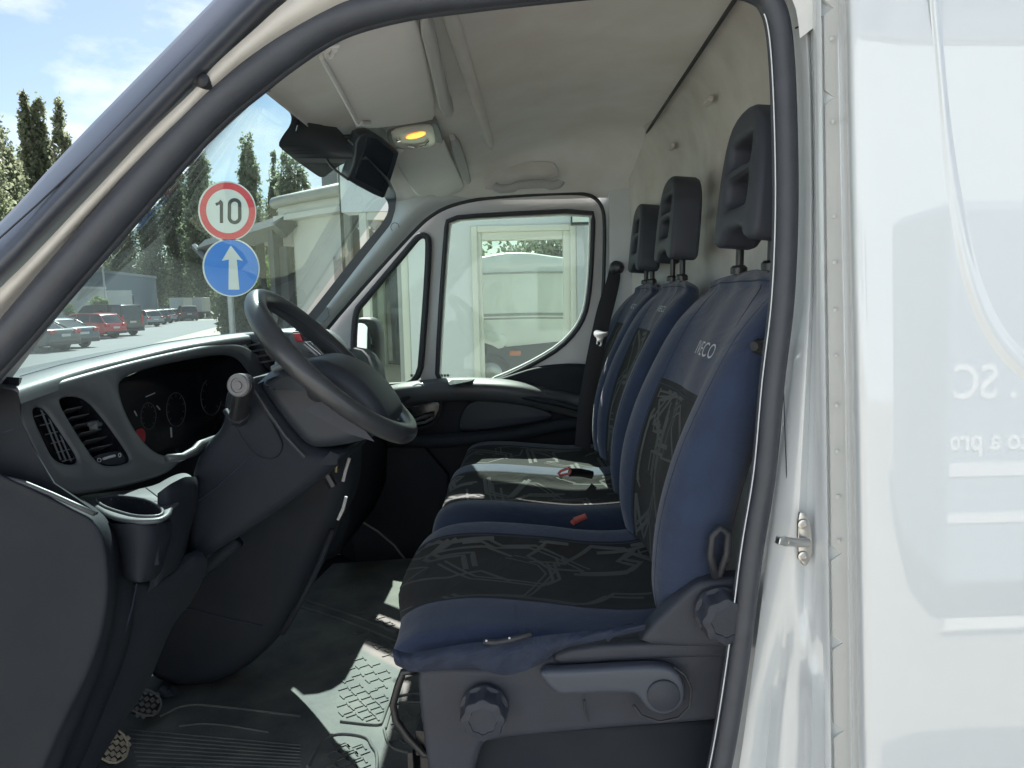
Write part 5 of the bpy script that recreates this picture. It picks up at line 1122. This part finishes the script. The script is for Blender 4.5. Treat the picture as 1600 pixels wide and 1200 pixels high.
def car(kind, pos, yaw, col, label, group='cars parked along the left side of the yard', name='parked_car', met=.0):
    pr = PROF[kind]; L_, W_ = pr['L'], pr['W']; root = empty(name, pos, label, 'van' if kind == 'van' else 'car', group); root.rotation_euler = (0, 0, yaw)
    pm = mat('car_paint_'+'_'.join('%03d' % int(c*999) for c in col), col, .3, coat=.8, metal=met, var=.02, vscale=2)
    def W(): return wmat(root)
    fl = Pl((0, -W_/2, 0), (1, 0, 0), (0, 0, 1))
    def prof_mesh(o, wd, bev, nm, m, k=2):
        pl = Pl((0, -wd/2, 0), (1, 0, 0), (0, 0, 1)); s = chaikin([((x-.5)*L_, z) for x, z in o], k)
        me = curve_mesh([s], wd, bev, pl.M() @ Matrix.Translation((0, 0, -wd/2)), 4); me.transform(W()); return finish(nm, me, m, root, smooth=40)
    body = prof_mesh(pr['low'], W_, .10, 'body', pm)
    # cabin narrows to the roof: glass block, then roof skin and pillars
    cab = pr['cab']; s = catmull([Vector(((x-.5)*L_, 0, z)) for x, z in cab], 3); zb = cab[0][1]; zt = max(z for x, z in cab)
    def half(z): return (W_/2-.10)-(z-zb)/(zt-zb)*.16
    G = [[tuple(Vector((p.x, y*half(p.z)-0, p.z-abs(y)**4*.02))) for y in (-1, -.98, -.9, -.5, 0, .5, .9, .98, 1)] for p in s]
    vs = MB().grid(G); n = len(s)
    L0 = [i*9 for i in range(n)]; R0 = [i*9+8 for i in range(n)]; vs.f.append(tuple(L0)); vs.m.append(0); vs.f.append(tuple(reversed(R0))); vs.m.append(0)
    vs.v = [tuple(W() @ Vector(v)) for v in vs.v]; vs.build('window', car_glass, root, smooth=30)
    rf = []
    for p in s:
        if p.z > zt-.13: rf.append([tuple(W() @ Vector((p.x, y*(half(p.z)+.012), p.z+.014-abs(y)**4*.03))) for y in (-1, -.9, -.5, 0, .5, .9, 1)])
    MB().grid(rf).build('roof', pm, root, smooth=180)
    b = MB(); xs_ = [cab[1][0], cab[2][0]+.01, .40, .62]
    for sy in (-1, 1):
        q = [Vector((p.x, sy*(half(p.z)+.010), p.z)) for p in s]; b.tube([W() @ v for v in q], .032, 6)
        for xx in (.24, .44):
            x = (xx-.5)*L_; b.tube([W() @ Vector((x, sy*(half(zb)+.008), zb)), W() @ Vector((x+.05, sy*(half(zt)+.006), zt-.05))], .03, 6)
    b.build('window_frame', pm, root, smooth=60)
    for sx in (.19, .81):
        for sy in (-1, 1):
            c = W() @ Vector(((sx-.5)*L_, sy*(W_/2-.02), pr['wz'])); ax = (W().to_3x3() @ Vector((0, sy, 0)))
            wq = MB().lathe(c-ax*.2, ax, [(pr['wz']*.6, 0), (pr['wz'], .01), (pr['wz'], .2), (pr['wz']*.7, .222)], 22).build('wheel', tyre, root)
            MB().lathe(c-ax*.02, ax, [(pr['wz']*.68, 0), (pr['wz']*.66, .03), (pr['wz']*.2, .02), (.01, .03)], 18, wob=lambda A, h: 1).build('rim', hubm, wq)
    zr = pr['low'][2][1]
    for sy in (-1, 1):
        b = MB(); b.box(W() @ Vector((-L_/2+.02, sy*(W_/2-.20), zr-.06)), (.10, .34, .17) if kind != 'van' else (.08, .14, .6), W().to_3x3()); b.build('tail_light', tail, root, bevel=.03)
        b = MB(); b.box(W() @ Vector((.22*L_, sy*(W_/2+.06), zb+.06)), (.12, .16, .13), W().to_3x3()); b.build('wing_mirror', pm, root, bevel=.03)
    b = MB(); b.box(W() @ Vector((-L_/2-.012, 0, zr-.22)), (.02, .5, .11), W().to_3x3()); b.build('number_plate', platem, root)
    b = MB(); b.box(W() @ Vector((-L_/2+.03, 0, .36)), (.12, W_*.92, .16), W().to_3x3()); b.build('bumper', blackm if kind != 'estate' else mat('bumper_dark', (.04, .04, .045), .5), root, bevel=.03)
    return root
def place(kind, px, py, yaw_rel, col, label, **k):
    D = 1.95*F/(py-474.0)*1.0; pos = GP(px, D); pos.z = 0; view = math.atan2(pos.y, pos.x)
    return car(kind, pos, view+yaw_rel, col, label, **k)
place('sedan', 26, 545, R(46), (.06, .066, .058), 'grey green car whose tail shows at the left end of the parked row')
place('sedan', 66, 540, R(42), (.05, .065, .085), 'dark blue grey saloon parked beside the red car')
place('estate', 126, 526, R(48), (.50, .02, .03), 'red estate car parked beside the black van')
place('van', 158, 522, R(42), (.018, .02, .025), 'black van with dark windows parked behind the red car', name='parked_van')
for px, py, c_i, lab in ((212, 509, (.30, .31, .32), 'silver car parked next to the black van'), (226, 506, (.035, .04, .05), 'dark car parked right of the silver car next to the black van'), (238, 504, (.28, .29, .30), 'grey car in the middle of the far parked row'), (249, 502, (.04, .045, .05), 'dark hatchback near the far end of the parked row'), (263, 499, (.03, .035, .045), 'dark car left of the lone dark off roader')):
    place('estate' if px != 263 else 'suv', px, py, R(40), c_i, lab)
place('suv', 290, 500.5, R(8), (.04, .045, .06), 'dark off roader standing alone at the end of the lane', group=None)

# ---- road signs on one post
SD = 7.4
sg = empty('sign_post', Vector((P(352, 400, SD).x, SD+.06, 0)), 'grey post carrying a round red ringed 10 sign over a round blue arrow sign', 'road sign')
galv = mat('galvanised', (.30, .31, .32), .45, metal=.6, var=.1, vscale=20)
MB().tube([(P(352, 400, SD).x, SD+.06, 0), (P(352, 400, SD).x, SD+.06, P(352, 286, SD).z)], .03, 14).build('post', galv, sg)
def disc(nm, px, py, r, m, par, Y, th=.004, n=56):
    c = P(px, py, Y); b = MB(); b.lathe(c, (0, -1, 0), [(r, 0), (r, th), (.0005, th)], n); return b.build(nm, m, par, smooth=40)
s_red = mat('sign_red', (.62, .035, .05), .4); s_white = mat('sign_white', (.62, .63, .60), .45, var=.03, vscale=8); s_blue = mat('sign_blue', (.012, .17, .60), .4); s_blk = mat('sign_black', (.02, .025, .025), .5)
r0 = 45.5*SD/F
d1 = disc('speed_limit_sign', 355.5, 330, r0, s_white, sg, SD, .012)
d2 = disc('red_ring', 355.5, 330, r0*.955, s_red, d1, SD-.013, .002); disc('sign_face', 355.5, 330, r0*.735, s_white, d1, SD-.016, .002)
def letters(st, px, py, Y, h, m, par, sx=1.0, bold=.0, nm='lettering'):
    M = Matrix.Translation(P(px, py, Y)) @ Matrix(((sx, 0, 0), (0, 0, -1), (0, 1, 0))).to_4x4(); me = text_mesh(st, h, M, .0008, bold=bold); return finish(nm, me, m, par, smooth=0)
num = MB(); Yn = SD-.020; q = lambda x, y: P(355.5+x, 330+y, Yn)
num.tube([q(-9.5, 18.5), q(-9.5, -14)], 2.6*SD/F*1.0, 4, up=(1, 0, 1), flat=1); num.tube([q(-9.5, -16.5), q(-13, -12.5), q(-18.5, -10.5)], .0145, 6)
zz = [q(11+8.2*math.cos(a)*(1), (-9.5 if math.sin(a) < 0 else 9.5)+8.2*math.sin(a)) for a in np.linspace(0, 2*math.pi, 25)[:-1]]
num.tube(zz, .0175, 8, closed=True, up=(0, 1, 0), flat=1)
num.v = [(x, Yn+(y-Yn)*.08, z) for x, y, z in num.v]; num.build('lettering', s_blk, d1, smooth=0)
c2 = (361.5, 418.5); r1 = 45*SD/F
d3 = disc('arrow_sign', *c2, r1, s_white, sg, SD, .012); disc('blue_face', *c2, r1*.955, s_blue, d3, SD-.013, .002)
plate('arrow', [(c2[0]-1, c2[1]-35), (c2[0]+18, c2[1]-11), (c2[0]+8.5, c2[1]-13), (c2[0]+12.5, c2[1]+34), (c2[0]-4.5, c2[1]+34), (c2[0]-4, c2[1]-13), (c2[0]-15, c2[1]-11)], plY(SD-.0155), .002, s_white, d3, sm=0)
b = MB()
for py in (310, 350, 400, 440): b.tube([(P(352, 400, SD).x-.04, SD+.045, P(352, py, SD).z), (P(352, 400, SD).x+.04, SD+.045, P(352, py, SD).z)], .035, 8)
b.build('clamp', galv, sg)

# ---- house with the rounded eaves, seen through windscreen and side window
rend = mat('house_render', (.50, .50, .47), .85, bump=.4, bscale=25, var=.06, vscale=1.5, dist=.003); roofm = mat('zinc_edge', (.20, .205, .19), .5, bump=.2, bscale=20, var=.1, vscale=3)
eav = mat('eaves_white', (.48, .49, .47), .7, var=.06, vscale=3); framec = mat('window_frame_cream', (.60, .60, .53), .5, var=.03, vscale=3)
D1, D2 = 8.4, 6.95
hs = empty('house', Vector((-1.5, 8, 0)), 'pale rendered house with grey rounded eaves and a floodlight, right of the signs', 'house')
def hp(px, D, z): p = P(px, 470, D); return Vector((p.x, p.y, z))
A0 = hp(440, D1, 0); A1 = hp(640, D2, 0); zE = P(437, 316, D1).z+.10
tdir = (A1-A0).normalized(); nn = Vector((tdir.y, -tdir.x, 0)); nn = nn if nn.y < 0 else -nn
A0 = A0-nn*.20; A1 = A1-nn*.20
b = MB(); blk(b, A0, A1, .35, 0, zE-.30); b.build('wall', rend, hs)
b = MB(); blk(b, A0-tdir*.15+nn*.16, A1+tdir*.3+nn*.16, .6, zE-.30, zE-.24); b.build('soffit', eav, hs)
pp = [A0-tdir*.12+nn*.14, A0-tdir*.05+nn*.19, A0+tdir*.1+nn*.20, A1+nn*.20, A1+tdir*.3+nn*.20]
b = MB(); b.tube([Vector((v.x, v.y, zE-.10)) for v in ([A0-tdir*.20-nn*.6, A0-tdir*.18-nn*.0]+pp)], .060, 12, up=(0, 0, 1)); b.build('gutter', roofm, hs, smooth=60)
b = MB(); q0 = A0-tdir*.2+nn*.16; q1 = A1+tdir*.3+nn*.16; z0 = zE-.03; z1 = zE+.22
b.add([q0+Vector((0, 0, z0)), q1+Vector((0, 0, z0)), q1-nn*.9+Vector((0, 0, z1)), q0-nn*.9+Vector((0, 0, z1))], [(0, 1, 2, 3)]); b.build('roof', roofm, hs)
b = MB(); blk(b, A0-tdir*.10+nn*.12, A1+tdir*.3+nn*.12, .05, zE-.24, zE-.02); b.build('fascia_board', eav, hs)
# dormer behind the eaves
dm_ = MB(); blk(dm_, hp(512, 10.4, 0), hp(556, 10.0, 0), 3, zE+.1, P(520, 262, 10.4).z); dm_.build('dormer', roofm, hs)
b = MB(); blk(b, hp(536, 9.9, 0), hp(556, 9.75, 0), 1, zE+.2, P(545, 255, 9.8).z); b.build('dormer_wall', eav, hs)
# shallow pilasters and a window on the near end
for pa, pb_, z1 in ((500, 512, zE-.75),):
    b = MB(); a = A0.lerp(A1, .36); blk(b, a+nn*.10, a+tdir*.10+nn*.10, .12, 0, z1); b.build('pilaster', rend, hs)
a = A0.lerp(A1, .50); b = MB(); blk(b, a+nn*.14, a+tdir*.50+nn*.14, .15, 0, zE-.30); b.build('wall_return', rend, hs)
b = MB(); a = A0.lerp(A1, .72)
wf = MB(); blk(wf, a+nn*.05, a+tdir*.9+nn*.05, .06, .3, zE-.62); wf = wf.build('window_frame', framec, hs)
b = MB(); blk(b, a+nn*.07+tdir*.12, a+tdir*.82+nn*.07, .03, .4, zE-.74); b.build('pane', car_glass, wf)
# floodlight
fl_ = empty('floodlight', P(575, 352, 6.25), 'small floodlight fixed under the eaves of the pale house', 'floodlight')
b = MB(); c = P(574, 349, 6.15); b.box(c, (.16, .06, .11), Euler((R(-30), 0, R(-25))).to_matrix()); b.build('housing', mat('flood_grey', (.16, .17, .17), .5), fl_, bevel=.008)
b = MB(); b.box(c+Vector((-.01, -.035, -.018)), (.12, .01, .075), Euler((R(-30), 0, R(-25))).to_matrix()); b.build('lens', mat('flood_lens', (.55, .58, .52), .2), fl_)
b = MB(); b.tube([c+Vector((0, .03, 0)), c+Vector((.06, .10, -.10)), c+Vector((.08, .25, -.06))], .010, 6); b.build('bracket', galv, fl_)

# ---- facade opposite the passenger door with a glazed front
YB = 5.2
fc = empty('shop_front', P(800, 470, YB)-Vector((0, 0, 1.95)), 'white building front with cream framed glazing beside the passenger door', 'building')
zt_ = P(800, 300, YB).z+1.2
def fwall(nm, pxa, pxb, za, zb, m, Y=YB, th=.2, bev=.0):
    a = P(pxa, 470, Y); c = P(pxb, 470, Y); b = MB(); b.bb((a.x, Y, za), (c.x, Y+th, zb)); return b.build(nm, m, fc, bevel=bev)
fw_m = mat('facade_white', (.62, .64, .64), .8, bump=.3, bscale=40, var=.03, vscale=2)
zwt = P(800, 352, YB).z; zwb = .12
fwall('wall', 664, 744, 0, zt_, fw_m); fwall('wall', 900, 1300, 0, zt_, fw_m); fwall('lintel', 744, 900, zwt, zt_, fw_m); fwall('plinth', 744, 900, 0, zwb, fw_m)
fwall('wall_pier', 902, 914, 0, zt_, mat('pier_grey', (.42, .44, .45), .7), YB-.06, .05)
def frame(nm, a, c, za, zb, w_, Y, m, th=.08):
    o = []; A = P(a, 470, Y); C_ = P(c, 470, Y); b = MB(); b.bb((A.x, Y, za), (A.x+w_, Y+th, zb)); b.bb((C_.x-w_, Y, za), (C_.x, Y+th, zb)); b.bb((A.x+w_, Y, zb-w_), (C_.x-w_, Y+th, zb)); b.bb((A.x+w_, Y, za), (C_.x-w_, Y+th, za+w_)); return b.build(nm, m, fc, bevel=.006)
frame('outer_frame', 738, 902, zwb, zwt, .045, YB-.03, framec)
wfr = frame('window_frame', 741, 894, zwb+.04, zwt-.04, .060, YB+.0, framec)
fg = thin_glass('facade_glass', (.93, .96, .93), refl=.25, dirt=.004)
b = MB(); b.bb((P(746, 470, YB).x, YB+.05, zwb+.05), (P(892, 470, YB).x, YB+.055, zwt-.05)); b.build('pane', fg, wfr)
# second glazed door nearer the front of the van
fwall('door_jamb', 640, 664, 0, zt_, fw_m, YB, .2) ; fwall('door_lintel', 540, 640, P(600, 330, YB).z, zt_, fw_m)
frame('door_frame', 566, 640, .02, P(600, 330, YB).z, .055, YB+.02, framec); frame('door_leaf', 622, 640, .05, P(600, 336, YB).z, .04, YB+.04, mat('leaf_grey', (.33, .34, .33), .5))
b = MB(); b.bb((P(568, 470, YB).x, YB+.07, .05), (P(640, 470, YB).x, YB+.075, P(600, 332, YB).z)); b.build('door_pane', fg, fc)
# olive and brown blocks added to imitate reflections in the glazed door
rm_ = empty('reflection_backing', P(600, 470, 8)-Vector((0, 0, 1.95)), 'olive and brown backing added behind the glazed door to imitate its reflections', 'backdrop')
b = MB(); b.bb((-1.95, 7.4, 0), (-.78, 7.5, 3.4)); b.build('olive_reflection', mat('reflection_olive', (.11, .12, .085), .85, bump=.8, bscale=12, var=.2, vscale=3, dist=.02), rm_)
for x in (-1.85, -1.55, -1.2, -.95): b = MB(); b.tube([(x, 7.3, 0), (x, 7.3, 3.2)], .04, 8); b.build('reflection_streak', mat('reflection_light', (.2, .21, .17), .8), rm_)
b = MB(); b.bb((-1.95, 5.5, .0), (-.78, 7.4, 1.30)); b.build('ground_reflection', mat('reflection_brown', (.19, .155, .11), .7, bump=.4, bscale=8, var=.2, vscale=6), rm_)
# sign box over the window, top right
b = MB(); c = P(911, 341, YB-.25); b.box(c, (.16, .10, .085)); sb_ = b.build('sign_housing', blackm, fc, bevel=.006)
b = MB(); b.box(c+Vector((0, -.055, .004)), (.145, .008, .066)); b.build('sign_face', mat('sign_pale', (.50, .62, .66), .4, col2=(.62, .58, .42), vscale=9), sb_)
# ---- tall white van and tree added behind the glazing in place of a reflection
vx = lambda px, Y: P(px, 470, Y).x
YV = 14.5
tv = empty('tall_white_van', (vx(830, YV), YV+1, 0), 'tall white panel van standing in for a reflection in the cream framed window', 'van')
vpaint = mat('van_ivory', (.82, .83, .78), .4, coat=.4, var=.02, vscale=2)
def vz(py): return P(810, py, YV).z
Gv = []
for px, t0 in ((700, 401), (745, 399), (790, 393), (830, 394), (880, 402), (960, 410)):
    x = vx(px, YV); zt = vz(t0); Gv.append([(x, YV+.12, .75), (x, YV+.0, 1.0), (x, YV-.02, 1.5), (x, YV+.02, 2.2), (x, YV+.06, zt-.25), (x, YV+.14, zt-.08), (x, YV+.35, zt), (x, YV+1.9, zt)])
MB().grid(crgrid(Gv, 4, 3)).build('body', vpaint, tv, smooth=60)
for py, r_ in ((427, .018), (492, .03), (498, .02)): MB().tube([(vx(700, YV), YV-.01, vz(py)), (vx(830, YV), YV-.01, vz(py-1)), (vx(960, YV), YV-.01, vz(py+2))], r_, 8).build('body_moulding', mat('moulding_grey', (.40, .41, .38), .5), tv, smooth=180)
plate('side_skirt', [(742, 535), (775, 537), (792, 542), (890, 532), (960, 530), (960, 620), (742, 620)], plY(YV-.03), .3, mat('skirt_grey', (.03, .035, .045), .5), tv, bev=.02, sm=0)
plate('wheel_arch', [(735, 516), (775, 518), (796, 528), (784, 548), (764, 537), (735, 533)], plY(YV-.06), .1, vpaint, tv, bev=.02, sm=1)
b = MB(); b.lathe(P(766, 586, YV-.10), (0, 1, 0), [(.2, 0), (.40, .0), (.42, .05), (.42, .3)], 30); wv_ = b.build('wheel', tyre, tv)
b = MB(); b.lathe(P(766, 586, YV-.13), (0, 1, 0), [(.05, 0), (.20, .0), (.26, .04), (.26, .1)], 24); b.build('rim', hubm, wv_)
b = MB(); b.box(P(805, 552, YV-.08), (.22, .05, .10)); b.build('side_marker', mat('marker_orange', (.7, .17, .04), .4), tv, bevel=.02)
b = MB(); b.bb((vx(700, YV), YV+.2, .35), (vx(960, YV), YV+1.8, .8)); b.build('chassis', blackm, tv)
tree('shrub', 860, 24, 330, 190, 'dark leafy tree standing in for reflected foliage above the tall white van', 1, lm=lf3)

# ---- carport, hedge and dark vehicle between the sign and the house
cpm = mat('carport_dark', (.035, .04, .042), .6, bump=.3, bscale=30, var=.15, vscale=3)
cpt = empty('carport', GP(430, 9.5), 'dark timber carport attached to the pale house behind the signs', 'carport')
b = MB(); b.tube([hp(326, 11.5, P(326, 388, 11.5).z), hp(454, 8.4, P(454, 352, 8.4).z)], .13, 4, up=(0, 0, 1)); b.build('beam', cpm, cpt)
b = MB(); a = hp(326, 11.5, 0); c = hp(454, 8.4, 0); z0 = P(326, 380, 11.5).z; z1 = P(454, 344, 8.4).z
b.add([Vector((a.x, a.y, z0)), Vector((c.x, c.y, z1)), Vector((c.x+1.5, c.y+3, z1+.05)), Vector((a.x+1.5, a.y+3, z0+.05))], [(0, 1, 2, 3)]); b.build('roof', cpm, cpt)
for px, D, w_ in ((436, 8.6, .09), (412, 10.5, .06)): b = MB(); b.tube([hp(px, D, 0), hp(px, D, P(px, 360, D).z)], w_, 4, up=(1, 0, 0)); b.build('post', cpm, cpt)
b = MB(); blk(b, hp(440, 8.55, 0), hp(452, 8.5, 0), .1, 0, P(440, 385, 8.5).z); b.build('side_board', cpm, cpt)
b = MB(); b.tube([hp(310, 12, P(310, 385, 12).z), hp(345, 9.8, P(345, 425, 9.8).z)], .05, 6); b.build('brace', cpm, cpt)
hd = MB(); rng = random.Random(9); c0 = hp(325, 9.6, 0); c1 = hp(425, 9.2, 0); hz_ = P(370, 452, 9.4).z
pts = [c0.lerp(c1, rng.random())+Vector((0, rng.uniform(0, .9), 0))+Vector((0, 0, rng.uniform(0, hz_+rng.uniform(-.08, .06)))) for _ in range(9000)]
vs, fs = leaves(rng, pts, .035); hd.add(vs, fs); blk(hd, c0+Vector((0, .35, 0)), c1+Vector((0, .35, 0)), .5, 0, hz_-.1); tag(hd.build('hedge', lf3, smooth=0), 'clipped dark green hedge below the blue arrow sign', 'hedge')
place_c = hp(415, 11.5, 0); car('suv', place_c+Vector((.1, .6, .0)), R(115), (.03, .033, .04), 'dark off roader under the carport right of the blue arrow sign', group=None)
car('sedan', hp(372, 6.9, 0)+Vector((.55, 0, -.0)), R(176), (.035, .04, .05), 'dark car whose roof shows over the dashboard in front of the hedge', group=None) if False else None

# ---- unseen pale hall, added behind the camera to bounce sunlight into the cab
bh = empty('bounce_hall', (0, -14, 0), 'unseen long pale hall added behind the photographer to bounce sunlight into the cab', 'building')
b = MB(); b.bb((-22, -16, 0), (26, -11.5, 6.5)); b.build('wall', mat('bounce_hall_render', (.58, .64, .69), .85, bump=.3, bscale=10, var=.05, vscale=.5), bh)
for x in range(-18, 22, 6): b = MB(); b.bb((x, -11.52, 1.2), (x+1.6, -11.47, 2.6)); b.build('window', car_glass, bh)
b = MB(); b.bb((-22.3, -16.3, 6.5), (26.3, -11.2, 6.75)); b.build('roof', roofm, bh)
# ---- sunlit truck behind the photographer, mirrored in the glossy side panel
bt = empty('blue_van', (4.2, -3.4, 0), 'blue high roofed van with white lettering parked behind the photographer', 'van')
BX = 2.12; BY = -2.5
b = MB(); b.bb((BX, BY-2, .30), (BX+5.2, BY, 2.4)); b.build('body', mat('van_blue', (.25, .31, .37), .5), bt, bevel=.05)
for st, x, z, h in (('. SC', BX+.03, 1.44, .26), ('to a pro', BX+.02, 1.13, .16)):
    M = Matrix.Translation((x, BY+.012, z)) @ Matrix(((-1, 0, 0), (0, 0, 1), (0, 1, 0))).to_4x4(); me = text_mesh(st, h, M, .001, bold=.003, align='RIGHT'); finish('lettering', me, mat('sign_letters', (.85, .85, .85), .5), bt, smooth=0)
for z, h in ((.97, .07), (.70, .05), (.10, .06)):
    b = MB(); b.bb((BX+.02, BY, z-h/2), (BX+5, BY+.014, z+h/2)); b.build('stripe', mat('van_stripe', (.75, .75, .73), .5), bt)
for x in (BX+.9, BX+4.2): b = MB(); b.lathe((x, BY-.25, .34), (0, 1, 0), [(.2, 0), (.34, 0), (.34, .3), (.2, .3)], 24); b.build('wheel', tyre, bt)
